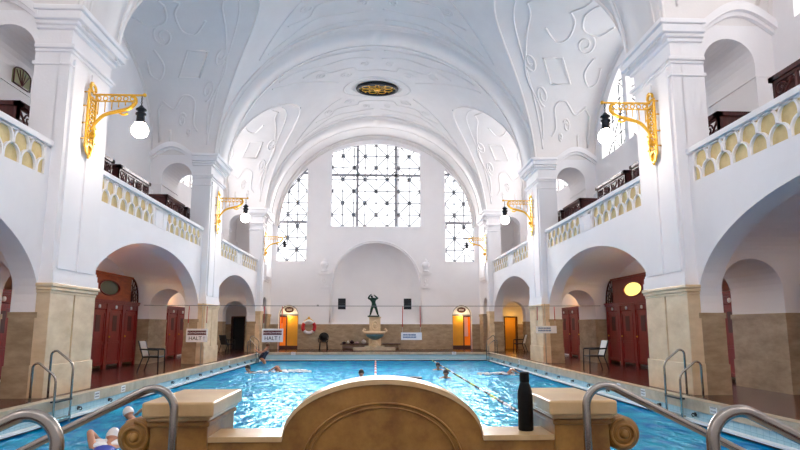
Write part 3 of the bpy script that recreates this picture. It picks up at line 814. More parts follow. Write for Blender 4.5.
# ------------------------------------------------------------------ far doors
for k, (a, b) in enumerate(DOORS):
    d = empty('door_%d' % (k+1), ((a+b)/2, YF, 0)); struct(d, 'yellow-lit double doorway under a round fanlight, %s end of the far wall' % ('left' if k == 0 else 'right'))
    w = (b-a)/2; m = 1 if k == 0 else -1
    y = .28
    MB().prism(ell(16, w, .62, 0, 2.06), lambda p: (p[0], y, p[1]), lambda p: (p[0], y+.03, p[1])).build('fanlight', 'plaster', d)
    fr = MB(); fr.box(-w, -w+.05, y-.05, y+.05, 0, 2.06); fr.box(w-.05, w, y-.05, y+.05, 0, 2.06); fr.box(-w, w, y-.06, y+.06, 2.02, 2.1); fr.tube([(p[0]*.97, y-.02, p[1]-.02) for p in ell(16, w, .62, 0, 2.06)], .035, 6)
    fr.build('door_frame', 'lead', d)
    xs = -.1*m
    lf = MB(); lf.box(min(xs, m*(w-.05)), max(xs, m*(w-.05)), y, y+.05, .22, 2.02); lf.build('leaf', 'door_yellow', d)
    MB().box(-w+.05, w-.05, y-.02, y+.1, 0, .2).build('threshold', 'door_dark', d)
    # the other leaf stands open on a dark lobby
    lo = MB(); e0, e1 = (-w+.05, xs) if m > 0 else (xs, w-.05)
    lo.box(e1-.07 if m > 0 else e0, e1 if m > 0 else e0+.07, y-.02, y+.06, .2, 2.02); lo.box(e0, e1, y-.02, y+.06, 1.94, 2.02); lo.build('leaf_edge', 'door_dark', d)
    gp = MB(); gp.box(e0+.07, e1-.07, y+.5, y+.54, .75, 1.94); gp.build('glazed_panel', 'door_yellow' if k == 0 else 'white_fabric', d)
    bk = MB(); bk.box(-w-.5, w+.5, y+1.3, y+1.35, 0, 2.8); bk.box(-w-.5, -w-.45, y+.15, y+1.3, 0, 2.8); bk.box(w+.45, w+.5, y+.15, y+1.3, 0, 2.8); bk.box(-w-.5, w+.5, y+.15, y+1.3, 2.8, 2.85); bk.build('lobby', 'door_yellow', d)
    pl = empty('door_plaque', ((a+b)/2, YF+.26, 2.38), 0, 'small dark oval sign over the %s yellow doorway' % ('left' if k == 0 else 'right'), 'sign', 'oval door signs')
    MB().prism([(.26*cos(2*pi*i/28), .16*sin(2*pi*i/28)) for i in range(28)], lambda p: (p[0], -.03, p[1]), lambda p: (p[0], .02, p[1])).build('oval_board', 'wood_dark', pl)
    rim = MB(); rim.tube([(.26*cos(2*pi*i/28), -.03, .16*sin(2*pi*i/28)) for i in range(28)], .014, 6, closed=True); rim.build('rim', 'black', pl)
    tx = MB()
    for zz in (.035, -.035):
        for i in range(6): tx.box(-.15+i*.052, -.15+i*.052+.036, -.036, -.03, zz-.02, zz+.02)
    tx.build('lettering', 'white_fabric', pl)
# aisle end doorways
for s in (-1, 1):
    d = empty('door_%d' % (3 if s < 0 else 4), (s*8.35, YF, 0)); struct(d, ('doorway at the end of the left aisle, its dark opening painted as a black panel' if s < 0 else 'yellow-lit doorway at the end of the right aisle'))
    MB().box(-.4, .4, .3, .34, 0, 1.95).build('leaf', 'black' if s < 0 else 'door_yellow', d)  # left black panel stands for the darkness in the open doorway
    f = MB(); f.box(-.42, -.36, -.05, .3, 0, 1.97); f.box(.36, .42, -.05, .3, 0, 1.97); f.box(-.42, .42, -.05, .3, 1.91, 1.97); f.build('door_frame', 'door_dark', d)

# stucco urns on brackets beside the niche
for s in (-1, 1):
    t = empty('stucco_urn', (s*3.13-.05, YF, 3.72), 0, 'white stucco urn and bracket on the wall %s of the niche' % ('left' if s < 0 else 'right'), 'wall ornament', 'stucco urns by the niche'); t.scale = (1, 1.3, 1.08)
    b = MB(); b.box(-.28, .28, -.1, 0, 0, .08); b.box(-.24, .24, -.07, 0, .08, .75); b.box(-.34, .34, -.14, 0, .75, .82); b.box(-.42, .42, -.17, 0, .82, .92); b.build('bracket', 'plaster', t)
    bp = MB()
    bp.tube([(.07*cos(a), -.09, .42+.12*sin(a)) for a in [2*pi*j/16 for j in range(16)]], .03, 6, closed=True); bp.tube([(-.15, -.09, .2), (0, -.1, .12), (.15, -.09, .2)], .025, 6); bp.build('rosette', 'plaster', t)
    u = MB(); u.lathe([(.001, .92), (.2, .92), (.22, .97), (.1, 1.03), (.16, 1.12), (.24, 1.24), (.25, 1.36), (.18, 1.46), (.1, 1.5), (.13, 1.55), (.06, 1.64), (.001, 1.7)], (0, -.14, 0), 18, sy=.5); u.build('urn', 'plaster', t)
o = MB().box(-3.62, -3.5, YF-.06, YF, 2.58, 2.68).build('wall_box', 'grey_recess'); tag(o, 'tiny grey junction box on the white far wall left of the speaker', 'junction box')

# loudspeakers
def speaker(x, lab):
    t = empty('loudspeaker', (x, YF, 2.4), 0, lab, 'speaker', 'black wall speakers')
    b = MB().box(-.23, .23, -.28, -.03, 0, .66).build('cabinet', 'black', t); bevel(b, .02)
    MB().box(-.2, .2, -.295, -.28, .03, .31).box(-.2, .2, -.295, -.28, .35, .63).build('grille', 'black_metal', t)
    MB().box(-.06, .06, -.04, 0, .2, .45).build('mount', 'black_metal', t)
speaker(-2.08, 'black loudspeaker box on the white wall left of the statue'); speaker(1.95, 'black loudspeaker box on the wall right of the statue')

# lifebuoy
t = empty('lifebuoy', (-4.07, YF-.12, 1.33), 0, 'red and white lifebuoy hanging on the far wall beside the left doorway', 'lifebuoy')
def arc_t(mb, a0, a1, n=14): mb.tube([(.36*cos(a0+(a1-a0)*i/n), 0, .36*sin(a0+(a1-a0)*i/n)) for i in range(n+1)], .1, 10)
rm, wm = MB(), MB()
for k in range(4):
    c = pi/4+k*pi/2
    arc_t(rm, k*pi/2-pi/4+.22-.12+.0, k*pi/2+pi/4-.1) if k in (0, 2) else arc_t(wm, k*pi/2-pi/4-.1, k*pi/2+pi/4+.1)
rm.build('red_section', 'red', t); wm.build('white_section', 'white', t)
g = MB(); g.box(-.05, .05, -.02, .06, .38, .62); g.tube([(-.28, -.03, .34), (0, .0, .56), (.28, -.03, .34)], .03, 6); g.build('hanger', 'gold', t)

# far chair with a round back
def round_chair(loc, rz, lab):
    t = empty('round_back_chair', loc, rz, lab, 'chair')
    MB().lathe([(.001, .43), (.24, .43), (.25, .45), (.23, .48), (.001, .48)], (0, 0, 0), 20).build('seat', 'black', t)
    bk = MB(); bk.tube([(.26*cos(a), .24, .74+.24*sin(a)) for a in [2*pi*j/24 for j in range(24)]], .035, 8, closed=True); bk.lathe([(.001, -.02), (.22, -.02), (.22, .02), (.001, .02)], (0, .24, .74), 20, axis='y'); bk.build('backrest', 'black', t)
    for x in (-.2, .2):
        for y in (-.18, .2): MB().tube([(x, y, .44), (x*1.15, y*1.15, 0)], .022, 8).build('leg', 'black', t)
    for x in (-.29, .29): MB().tube([(x*.8, .22, .66), (x, .1, .66), (x, -.15, .64), (x*.9, -.18, .44)], .024, 8).build('arm', 'black', t)
round_chair((-3.12, 35.4, 0), pi*0, 'black round-backed armchair against the far wall beside the lifebuoy')

# armchairs in the aisles
def armchair(loc, rz, lab, seat_m):
    t = empty('armchair', loc, rz, lab, 'chair', 'metal armchairs in the aisles')      # faces local +x
    s_ = MB().box(-.24, .26, -.25, .25, .42, .47).build('seat', 'black', t); bevel(s_, .02)
    b = MB(); b.prism([(-.24, .46), (-.2, .46), (-.33, .92), (-.37, .92)], lambda p: (p[0], -.23, p[1]), lambda p: (p[0], .23, p[1])); bevel(b.build('backrest', seat_m, t), .015)
    fr = MB()
    for y in (-.26, .26): fr.tube([(-.2, y, .43), (-.28, y, .68), (-.36, y, .93)], .02, 8)
    fr.build('back_frame', 'black_metal', t)
    for y in (-.27, .27):
        MB().tube([(-.3, y, .68), (-.1, y, .67), (.24, y, .66)], .024, 8).build('armrest', 'black_metal', t)
        MB().tube([(.25, y, .66), (.26, y, .4), (.27, y, 0)], .02, 8).build('leg', 'black_metal', t)
        MB().tube([(-.2, y, .43), (-.28, y, .2), (-.34, y, 0)], .02, 8).build('leg', 'black_metal', t)
armchair((-6.78, 18.3, 0), 0, 'black armchair with a grey back under the left middle arch', 'grey_fabric')
armchair((6.92, 18.4, 0), pi, 'black armchair with a white back under the right middle arch', 'white_fabric')
armchair((-7.75, 31.2, 0), .9, 'dark armchair standing in the left aisle beneath the far arch', 'black')
armchair((7.75, 31.4, 0), pi-.5, 'armchair with a white back in the right aisle beneath the far arch', 'white_fabric')

# benches with towels
for (a, b, lab) in ((-2.12, -.42, 'low dark wooden bench left of the fountain, towels lying on it'), (.4, 1.5, 'low dark wooden bench right of the fountain')):
    t = empty('bench', ((a+b)/2, 35.62, 0), 0, lab, 'bench'); w = (b-a)/2
    MB().box(-w, w, -.2, .2, .29, .34).build('seat', 'wood_dark', t); MB().box(-w+.15, w-.05, -.16, .16, .12, .15).build('shelf', 'towel_pink', t)
    for x in (-w, w-.12): MB().box(x, x+.12, -.18, .18, 0, .29).build('leg', 'dado_stone', t)
def towel(x, m, w, h, lab):
    mb = MB()
    def fn(u, v):
        a, b = 2*pi*u, pi*(v-.5); r = 1+.14*sin(3*a+x*7)+.1*sin(5*a+x*3)*cos(b)
        return (w*cos(a)*cos(b)*r, .14*sin(a)*cos(b)*r, h*(.5+.5*sin(b))*(.9+.15*sin(2*a+x)))
    mb.grid(fn, 22, 12); o = mb.build('towel', m); o.location = (x, 35.62, .34); tag(o, lab, 'towel', 'towels on the bench by the fountain')
towel(-1.9, 'towel_dark', .13, .13, 'dark towel heap at the left end of the bench'); towel(-1.66, 'towel_white', .07, .2, 'small white towel between the two dark towels on the bench')
towel(-1.43, 'towel_dark', .12, .22, 'dark red towel on the middle of the bench'); towel(-1.12, 'towel_pink', .15, .12, 'low pale pink towel on the bench'); towel(-.72, 'towel_white', .15, .25, 'white crumpled towel on the bench nearest the fountain')

# ------------------------------------------------------------------ fountain and statue
t = empty('fountain', (-.05, 34.9, 0), 0, 'pale stone wall fountain with a shell bowl, beneath the bronze statue', 'fountain')
MB().box(-1.25, 1.2, -.75, .42, 0, .13).box(-.6, .6, -.55, .42, .13, .22).build('step', 'coping', t)
pd = MB(); pd.box(-.36, .36, -.12, .42, .2, 1.0); pd.box(-.33, .33, -.08, .42, 1.0, 1.9); pd.box(-.37, .37, -.13, .44, 1.86, 1.93); bevel(pd.build('pedestal', 'stone', t), .02)
rl = MB(); rl.tube([(.17*cos(a), -.1, 1.42+.25*sin(a)) for a in [2*pi*j/20 for j in range(20)]], .03, 6, closed=True); rl.ball((0, -.1, 1.42), .1, 10, (1, .5, 1.4)); rl.build('relief', 'stone', t)
bl = MB(); bl.lathe([(.12, .58), (.3, .66), (.48, .78), (.56, .92)], (0, -.2, 0), 24); bl.build('bowl', 'bowl_tile', t)
sr = MB(); sr.lathe([(.5, .9), (.58, .92), (.64, 1.0), (.62, 1.08), (.54, 1.05), (.46, .96)], (0, -.2, 0), 28)
for s in (-1, 1): sr.tube([(s*.58, -.3, 1.0), (s*.7, -.25, 1.12), (s*.64, -.2, 1.22), (s*.55, -.22, 1.16)], .06, 8)
sr.build('bowl_rim', 'stone', t)
sm = MB(); sm.lathe([(.3, .2), (.26, .3), (.16, .42), (.13, .58)], (0, -.2, 0), 18); sm.build('stem', 'stone', t)
sh = MB(); sh.ball((0, -.5, .28), .16, 12, (1.1, .8, .9)); sh.build('shell', 'stone', t)
# ------------------------------------------------------------------ figures grown from a skeleton
def skin_mesh(name, joints, bones, root, material, parent=None, sub=2):
    names_ = list(joints); idx = {n: i for i, n in enumerate(names_)}
    me = bpy.data.meshes.new(name); me.from_pydata([joints[n][0] for n in names_], [(idx[a], idx[b]) for a, b in bones], [])
    o = bpy.data.objects.new(name, me); COL.objects.link(o)
    sk = o.modifiers.new('skin', 'SKIN')
    if not me.skin_vertices: me.skin_vertices.new()
    for i, n in enumerate(names_):
        r = joints[n][1]; r = r if isinstance(r, tuple) else (r, r); me.skin_vertices[0].data[i].radius = r
        me.skin_vertices[0].data[i].use_root = (n == root)
    ss = o.modifiers.new('sub', 'SUBSURF'); ss.levels = sub; ss.render_levels = sub
    dg = bpy.context.evaluated_depsgraph_get(); dg.update()
    me2 = bpy.data.meshes.new_from_object(o.evaluated_get(dg)); me2.name = name
    for p in me2.polygons: p.use_smooth = True
    bpy.data.objects.remove(o)
    me2.materials.clear(); me2.materials.append(MATS[material])
    o = bpy.data.objects.new(name, me2); COL.objects.link(o)
    if parent is not None: o.parent = parent
    return o
def add_hand(J, B, wrist, d, up, side, nm, sc=1.):
    d = Vector(d).normalized(); up = Vector(up).normalized(); sd = d.cross(up).normalized()*side; w = Vector(wrist)
    J[nm+'palm'] = (tuple(w+d*.07*sc), (.034*sc, .02*sc)); B.append((nm+'wr', nm+'palm'))
    for k, (off, ln) in enumerate(((-.03, .072), (-.01, .082), (.01, .078), (.03, .062))):
        a = w+d*.105*sc+sd*off*sc; b = a+d*ln*.55*sc+sd*off*.2*sc; c = b+d*ln*.5*sc-up*.018*sc
        J[nm+'f%da' % k] = (tuple(a), .0105*sc); J[nm+'f%db' % k] = (tuple(b), .009*sc); J[nm+'f%dc' % k] = (tuple(c), .0075*sc)
        B += [(nm+'palm', nm+'f%da' % k), (nm+'f%da' % k, nm+'f%db' % k), (nm+'f%db' % k, nm+'f%dc' % k)]
    a = w+d*.045*sc-sd*.035*sc; b = a+d*.04*sc-sd*.028*sc; J[nm+'ta'] = (tuple(a), .012*sc); J[nm+'tb'] = (tuple(b), .0095*sc)
    B += [(nm+'palm', nm+'ta'), (nm+'ta', nm+'tb')]
def head_mesh(mb, c, fwd, up, r=.105):
    f = Vector(fwd).normalized(); u = Vector(up); u = (u-f*u.dot(f)).normalized(); sd = f.cross(u); c = Vector(c)
    def fn(a_, b_):
        a, b = 2*pi*a_, pi*(b_-.5)
        x, y, z = cos(a)*cos(b), sin(a)*cos(b), sin(b)
        jaw = 1-.22*max(0, -z)**1.2
        return c+f*(x*r*.95*jaw)+sd*(y*r*.78*jaw)+u*(z*r*1.18)
    mb.grid(fn, 20, 14)
    mb.ball(tuple(c+f*r*.97-u*r*.12), r*.17, 8, (1, 1, 1.4))                    # nose
    for s in (-1, 1): mb.ball(tuple(c+sd*s*r*.78-u*r*.05), r*.2, 8, (.9, .6, 1.3))   # ears
    return f, u, sd
def hair_cap(mb, c, f, u, sd, r, low=.05, long=0):
    c = Vector(c)
    def fn(a_, b_):
        a = 2*pi*a_; b = -.25+(pi/2+.25)*b_
        x, y, z = cos(a)*cos(b), sin(a)*cos(b), sin(b)
        z2 = z; lift = .35*max(0, x)*(1-b_)
        return c+f*(x*r*1.0)+sd*(y*r*.86)+u*((z2+lift)*r*1.24)
    mb.grid(fn, 20, 10)
def face_bits(root, c, f, u, sd, r):
    c = Vector(c); e = MB()
    for s in (-1, 1): e.ball(tuple(c+f*r*.88+sd*s*r*.3+u*r*.08), r*.09, 8)
    e.build('eyes', 'black', root)
    m = MB(); m.tube([tuple(c+f*r*.82+sd*x*r*.25-u*r*.5) for x in (-1, 0, 1)], r*.06, 6); m.build('mouth', 'red', root)

# bronze statue: striding man with raised arms
st_ = empty('bronze_statue', (-.12, 34.95, 1.93), 0, 'green-black bronze statue of a striding man on the fountain pedestal', 'statue')
MB().box(-.36, .34, -.25, .25, 0, .07).build('plinth', 'bronze', st_)
J = {'pel': ((0, 0, .68), (.11, .09)), 'sp': ((-.02, -.02, .83), (.1, .085)), 'ch': ((-.06, -.04, 1.0), (.18, .13)), 'nk': ((-.1, -.06, 1.13), .05), 'hd': ((-.13, -.09, 1.2), .075), 'hd2': ((-.15, -.1, 1.27), .06),
     'hl': ((-.09, 0, .62), .09), 'kl': ((-.15, -.12, .36), .08), 'al': ((-.21, -.03, .12), .05), 'tl': ((-.24, -.16, .085), .035),
     'hr': ((.1, .02, .62), .09), 'kr': ((.17, .0, .37), .08), 'ar': ((.25, .06, .12), .05), 'tr': ((.3, -.08, .085), .035),
     'sl': ((-.21, -.04, 1.06), .07), 'el': ((-.34, -.12, 1.1), .058), 'lwr': ((-.25, -.2, 1.24), .042),
     'sr': ((.1, -.04, 1.06), .07), 'er': ((.24, -.14, 1.1), .058), 'rwr': ((.1, -.2, 1.2), .042)}
B = [('pel', 'sp'), ('sp', 'ch'), ('ch', 'nk'), ('nk', 'hd'), ('hd', 'hd2'), ('pel', 'hl'), ('hl', 'kl'), ('kl', 'al'), ('al', 'tl'), ('pel', 'hr'), ('hr', 'kr'), ('kr', 'ar'), ('ar', 'tr'), ('ch', 'sl'), ('sl', 'el'), ('el', 'lwr'), ('ch', 'sr'), ('sr', 'er'), ('er', 'rwr')]
add_hand(J, B, J['lwr'][0], (.7, 0, .6), (0, -1, .2), 1, 'l', .8); add_hand(J, B, J['rwr'][0], (-.7, 0, .6), (0, -1, .2), -1, 'r', .8)
skin_mesh('body', J, B, 'pel', 'bronze', st_)

# swimmers
def swimmer(loc, rz, label, style='crawl', cap='hair_dark', suit='swim_navy', arm=1):
    t = empty('swimmer', (loc[0], loc[1], WZ), rz, label, 'person')       # swims towards local +x, water at z = 0
    hd = (.36, 0, .06) if style == 'crawl' else (.30, 0, .15)
    J = {'pel': ((-.5, 0, -.16), (.13, .1)), 'sp': ((-.28, 0, -.11), (.12, .09)), 'ch': ((-.02, 0, -.05), (.16, .1)), 'nk': ((.17, 0, .0), .058), 'hb': (hd, .06),
         'hl': ((-.58, .09, -.18), .085), 'kl': ((-.98, .12, -.2), .06), 'al': ((-1.38, .1, -.16), .038), 'tl': ((-1.55, .1, -.19), .03),
         'hr': ((-.58, -.09, -.18), .085), 'kr': ((-.98, -.12, -.26), .06), 'ar': ((-1.38, -.1, -.3), .038), 'tr': ((-1.55, -.1, -.33), .03),
         'sl': ((.06, .18, -.03), .065), 'sr': ((.06, -.18, -.03), .065)}
    B = [('pel', 'sp'), ('sp', 'ch'), ('ch', 'nk'), ('nk', 'hb'), ('pel', 'hl'), ('hl', 'kl'), ('kl', 'al'), ('al', 'tl'), ('pel', 'hr'), ('hr', 'kr'), ('kr', 'ar'), ('ar', 'tr'), ('ch', 'sl'), ('ch', 'sr')]
    if style == 'crawl':
        up_, dn = ('l', 'r') if arm > 0 else ('r', 'l'); q = 1 if arm > 0 else -1
        J[up_+'e'] = ((.22, q*.30, .22), .045); J[up_+'wr'] = ((.46, q*.26, .1), .03)
        J[dn+'e'] = ((.0, -q*.26, -.2), .045); J[dn+'wr'] = ((-.22, -q*.24, -.28), .03)
        hd_d = (.8, 0, -.4)
    else:
        J['le'] = ((.3, .24, -.06), .045); J['lwr'] = ((.54, .14, -.05), .03); J['re'] = ((.3, -.24, -.06), .045); J['rwr'] = ((.54, -.14, -.05), .03); hd_d = (1, 0, 0)
    B += [('sl', 'le'), ('le', 'lwr'), ('sr', 're'), ('re', 'rwr')]
    add_hand(J, B, J['lwr'][0], hd_d, (0, 0, 1), 1, 'l'); add_hand(J, B, J['rwr'][0], hd_d, (0, 0, 1), -1, 'r')
    skin_mesh('body', J, B, 'pel', 'skin', t)
    fwd = (1, 0, -.75) if style == 'crawl' else (1, 0, .05); up = (.75, 0, 1) if style == 'crawl' else (0, 0, 1)
    hc = Vector(hd)+Vector((.02, 0, .04)); h = MB(); f, u, sd = head_mesh(h, hc, fwd, up); h.build('head', 'skin', t)
    c = MB(); hair_cap(c, hc, f, u, sd, .115); c.build('swim_cap' if 'cap' in cap else 'hair', cap, t)
    face_bits(t, hc, f, u, sd, .105)
    s_ = MB(); s_.grid(lambda a, b: (-.62+.55*b, (.14+.05*b)*cos(2*pi*a)*.98, -.165+.1*b+(.115+.012*b)*sin(2*pi*a)), 18, 8); s_.build('swimsuit', suit, t)
    return t
swimmer((-4.82, 23.4), -1.9, 'dark-haired swimmer with head up near the left pool wall', 'breast', 'hair_dark')
swimmer((-3.6, 23.9), 2.7, 'swimmer with a raised arm right of the dark-haired swimmer near the left wall', 'crawl', 'hair_brown', 'swim_navy', 1)
swimmer((-.48, 20.9), -1.6, 'dark-haired swimmer just left of the red and white lane rope', 'breast', 'hair_dark')
swimmer((2.62, 24.7), -1.7, 'black-capped swimmer farther away beside the right lane rope', 'breast', 'cap_black')
swimmer((2.45, 20.8), -1.6, 'black-capped swimmer nearer the camera beside the right lane rope', 'breast', 'cap_black')
swimmer((4.8, 22.2), .25, 'crawl swimmer splashing in the lane by the right pool wall', 'crawl', 'cap_white', 'swim_navy', -1)
swimmer((-3.98, 9.12), 1.75, 'crawl swimmer in a blue swimsuit and white cap close behind the left handrail', 'crawl', 'cap_white', 'swim_blue', 1)
swimmer((-4.55, 11.7), 2.4, 'swimmer in a white cap behind the stone scroll of the left pillar', 'crawl', 'cap_white', 'swim_blue', -1)
def splash(x, y, r, lab, n=26):
    mb = MB(); rnd = random.Random(int(x*100+y*10))
    for i in range(n):
        a = rnd.uniform(0, 2*pi); d = rnd.uniform(0, 1)**.7*r
        mb.ball((d*cos(a)*1.6, d*sin(a), rnd.uniform(-.01, .07)*(1-d/r*.5)), rnd.uniform(.025, .085), 8, (1.5, 1.1, .55))
    o = mb.build('splash', 'foam'); o.location = (x, y, WZ); tag(o, lab, 'splash', kind='stuff')
splash(-3.85, 9.4, .34, 'white splash around the blue-suited swimmer', 34); splash(4.65, 22.2, .5, 'white splash around the crawl swimmer near the right wall', 40)
splash(-3.3, 23.85, .5, 'white splash around the arm-raising swimmer near the left wall', 40); splash(-4.5, 23.2, .35, 'small splash beside the dark-haired swimmer at left', 20)

# bather on the far left ladder
wn = empty('person', (-5.55, 29.2, WZ), 0, 'person in a dark swimsuit stepping down the far left pool ladder', 'person')
J = {'pel': ((0, 0, .26), (.13, .11)), 'sp': ((.09, -.02, .42), (.11, .09)), 'ch': ((.17, -.03, .58), (.14, .1)), 'nk': ((.23, -.05, .72), .05), 'hb': ((.26, -.06, .8), .06),
     'hl': ((-.02, -.1, .22), .09), 'kl': ((.2, -.32, .12), .065), 'al': ((.14, -.22, -.26), .042), 'tl': ((.26, -.28, -.34), .035),
     'hr': ((-.02, .1, .22), .09), 'kr': ((.18, .1, -.08), .065), 'ar': ((.02, .12, -.45), .042), 'tr': ((.14, .1, -.53), .035),
     'sl': ((.14, -.2, .62), .06), 'le': ((-.06, -.34, .52), .045), 'lwr': ((-.24, -.38, .66), .032), 'sr': ((.14, .16, .62), .06), 're': ((-.08, .3, .5), .045), 'rwr': ((-.26, .38, .66), .032)}
B = [('pel', 'sp'), ('sp', 'ch'), ('ch', 'nk'), ('nk', 'hb'), ('pel', 'hl'), ('hl', 'kl'), ('kl', 'al'), ('al', 'tl'), ('pel', 'hr'), ('hr', 'kr'), ('kr', 'ar'), ('ar', 'tr'), ('ch', 'sl'), ('sl', 'le'), ('le', 'lwr'), ('ch', 'sr'), ('sr', 're'), ('re', 'rwr')]
add_hand(J, B, J['lwr'][0], (-1, 0, .3), (0, 0, 1), 1, 'l'); add_hand(J, B, J['rwr'][0], (-1, 0, .3), (0, 0, 1), -1, 'r')
skin_mesh('body', J, B, 'pel', 'skin', wn)
h = MB(); f, u, sd = head_mesh(h, (.27, -.07, .86), (.5, -.8, -.25), (0, 0, 1)); h.build('head', 'skin', wn); c = MB(); hair_cap(c, (.27, -.07, .86), f, u, sd, .116); c.build('hair', 'hair_brown', wn); face_bits(wn, (.27, -.07, .86), f, u, sd, .105)
su = MB()
su.tube([(-.02, 0, .2), (0, 0, .28), (.09, -.02, .42), (.17, -.03, .58), (.19, -.03, .63)], [.15, .165, .135, .17, .13], 16); su.build('swimsuit', 'swim_navy', wn)

# floating ring
fl = MB(); fl.tube([(.3*cos(a), .22*sin(a), .015) for a in [2*pi*j/24 for j in range(24)]], .035, 8, closed=True)
o = fl.build('swim_ring', 'black_metal'); o.location = (1.3, 20.6, WZ); tag(o, 'dark ring float lying on the water between the two lane ropes', 'float')

# ------------------------------------------------------------------ lane ropes
fm = MB().lathe([(.012, -.17), (.032, -.16), (.038, -.1), (.038, .1), (.032, .16), (.012, .17)], (0, 0, 0), 10, axis='y')
def lane(x, y0, y1, cols, lab):
    t = empty('lane_rope', (x, y0, WZ+.01), 0, lab, 'lane rope', 'lane ropes across the pool')
    MB().tube([(0, 0, 0), (0, y1-y0, 0)], .012, 6).build('cord', 'rope_cord', t)
    protos = {}
    n = int((y1-y0)/.4)
    for i in range(n):
        y = .25+i*.4; m = cols[(i//2) % len(cols)]
        if m not in protos: o = fm.build('float', m, t); protos[m] = o
        else: o = protos[m].copy(); COL.objects.link(o); o.parent = t
        o.location = (0, y, 0)
lane(.0, 3.4, 31.05, ['float_red', 'float_white'], 'red and white lane rope running down the middle of the pool to the fountain')
lane(3.0, 3.4, 31.05, ['float_white', 'float_black', 'float_lime', 'float_black'], 'black, white and lime lane rope right of the pool centre')

# ------------------------------------------------------------------ pool ladders
def ladder(s, y, lab):
    t = empty('pool_ladder', (s*6.05, y, 0), 0 if s < 0 else pi, lab, 'ladder', 'steel pool ladders')       # local +x points at the water
    for q in (-.29, .29):
        up = .2 if q*(-s) > 0 else 0           # the far rail of each ladder stands taller
        pts = [(-.16, q, 0), (-.16, q, .6+up)] + [(-.16+.09*(1-cos(a)), q, .6+up+.09*sin(a)) for a in [pi*.62*j/8 for j in range(1, 9)]] + [(.2, q, .5+up), (.25, q, .44+up), (.27, q, .36+up), (.27, q, -1.3)]
        MB().tube(pts, .021, 10).build('rail', 'steel', t)
        MB().lathe([(.001, .012), (.05, .012), (.05, 0), (.001, 0)], (-.16, q, .0), 14).build('foot_flange', 'steel', t)
    for z in (.0, -.32, -.6, -.9): MB().box(.2, .3, -.29, .29, z-.015, z+.015).build('tread', 'steel' if z < -.1 else 'black_metal', t)
ladder(-1, 11.3, 'steel pool ladder at the left edge beside the nearest pier'); ladder(1, 11.35, 'steel pool ladder at the right edge beside the nearest pier')
ladder(-1, 29.2, 'steel pool ladder at the far left corner of the pool'); ladder(1, 30.2, 'steel pool ladder at the far right corner of the pool')

# wall hooks and depth plates
hk = MB(); hk.box(0, .02, -.04, .04, -.05, .05); hk.tube([(.02, 0, .02), (.08, 0, .03), (.11, 0, -.01), (.09, 0, -.05), (.05, 0, -.05)], .016, 6); hk.tube([(.02, -.09, 0), (.05, 0, .0), (.02, .09, 0)], .016, 6)
hp = None
for s in (-1, 1):
    for k in range(15):
        y = 10.9+k*1.35
        if hp is None: o = hp = hk.build('wall_hook', 'black_metal')
        else: o = hp.copy(); COL.objects.link(o)
        o.location = (s*(PX+.03), y, -.26); o.scale = (.7, .7, .7); o.rotation_euler = (0, 0, 0 if s < 0 else pi)
        tag(o, 'small black hook in the row on the pale blue %s pool wall above the water' % sgn(s), 'hook', 'black hooks on the %s pool wall' % sgn(s))
def plate(loc, rz, lab):
    t = empty('depth_plate', loc, rz, lab, 'plate', 'white depth plates on the coping')
    MB().box(-.11, .11, -.006, 0, -.075, .075).build('board', 'white', t)
    m = MB()
    for z in (.03, -.03):
        for i in range(5): m.box(-.08+i*.034, -.08+i*.034+.02, -.009, -.006, z-.014, z+.014)
    m.build('lettering', 'wire', t)
for s in (-1, 1):
    for (y, w) in ((10.25, 'nearest, just before the ladder'), (12.95, 'just beyond the near ladder'), (14.25, 'second beyond the near ladder'), (24.2, 'near the middle pier')):
        plate((s*PX, y, -.09), -s*pi/2, 'small white depth plate on the %s coping, %s' % (sgn(s), w))
plate((-4.3, PYF-.0, -.04), 0, 'small white depth plate on the far coping below the left doorway'); plate((4.15, PYF-.0, -.04), 0, 'small white depth plate on the far coping below the right doorway')

# ------------------------------------------------------------------ hanging signs on a wire across the pool
YS = 21.5; ZS = 2.12
MB_ = MB(); MB_.tube([(x, YS, ZS-.02*cos(pi*x/17)) for x in [-8.4+i*.7 for i in range(25)]], .011, 5)
tag(MB_.build('sign_wire', 'wire'), 'thin grey wire stretched across the hall above the pool, carrying the signs', 'wire')
for s in (-1, 1):
    t = empty('sign_post', (s*6.3, YS+.07, 0), 0, 'slim white post standing beside the middle pier on the %s' % sgn(s), 'post', 'slim posts carrying the wire')
    MB().tube([(0, 0, 0), (0, 0, 2.2)], .022, 8).build('pole', 'coping', t); MB().lathe([(.001, .02), (.09, .02), (.1, 0), (.001, 0)], (0, 0, 0), 16).build('base', 'steel', t)
def text_mesh(body, size, name, m, parent, loc):
    cu = bpy.data.curves.new(name, 'FONT'); cu.body = body; cu.size = size; cu.align_x = 'CENTER'; cu.align_y = 'CENTER'; cu.extrude = .003
    o = bpy.data.objects.new(name, cu); COL.objects.link(o)
    dg = bpy.context.evaluated_depsgraph_get(); dg.update(); me = bpy.data.meshes.new_from_object(o.evaluated_get(dg)); bpy.data.objects.remove(o)
    me.materials.clear(); me.materials.append(MATS[m]); o = bpy.data.objects.new(name, me); COL.objects.link(o); o.parent = parent; o.location = loc; o.rotation_euler = (pi/2, 0, 0)
    return o
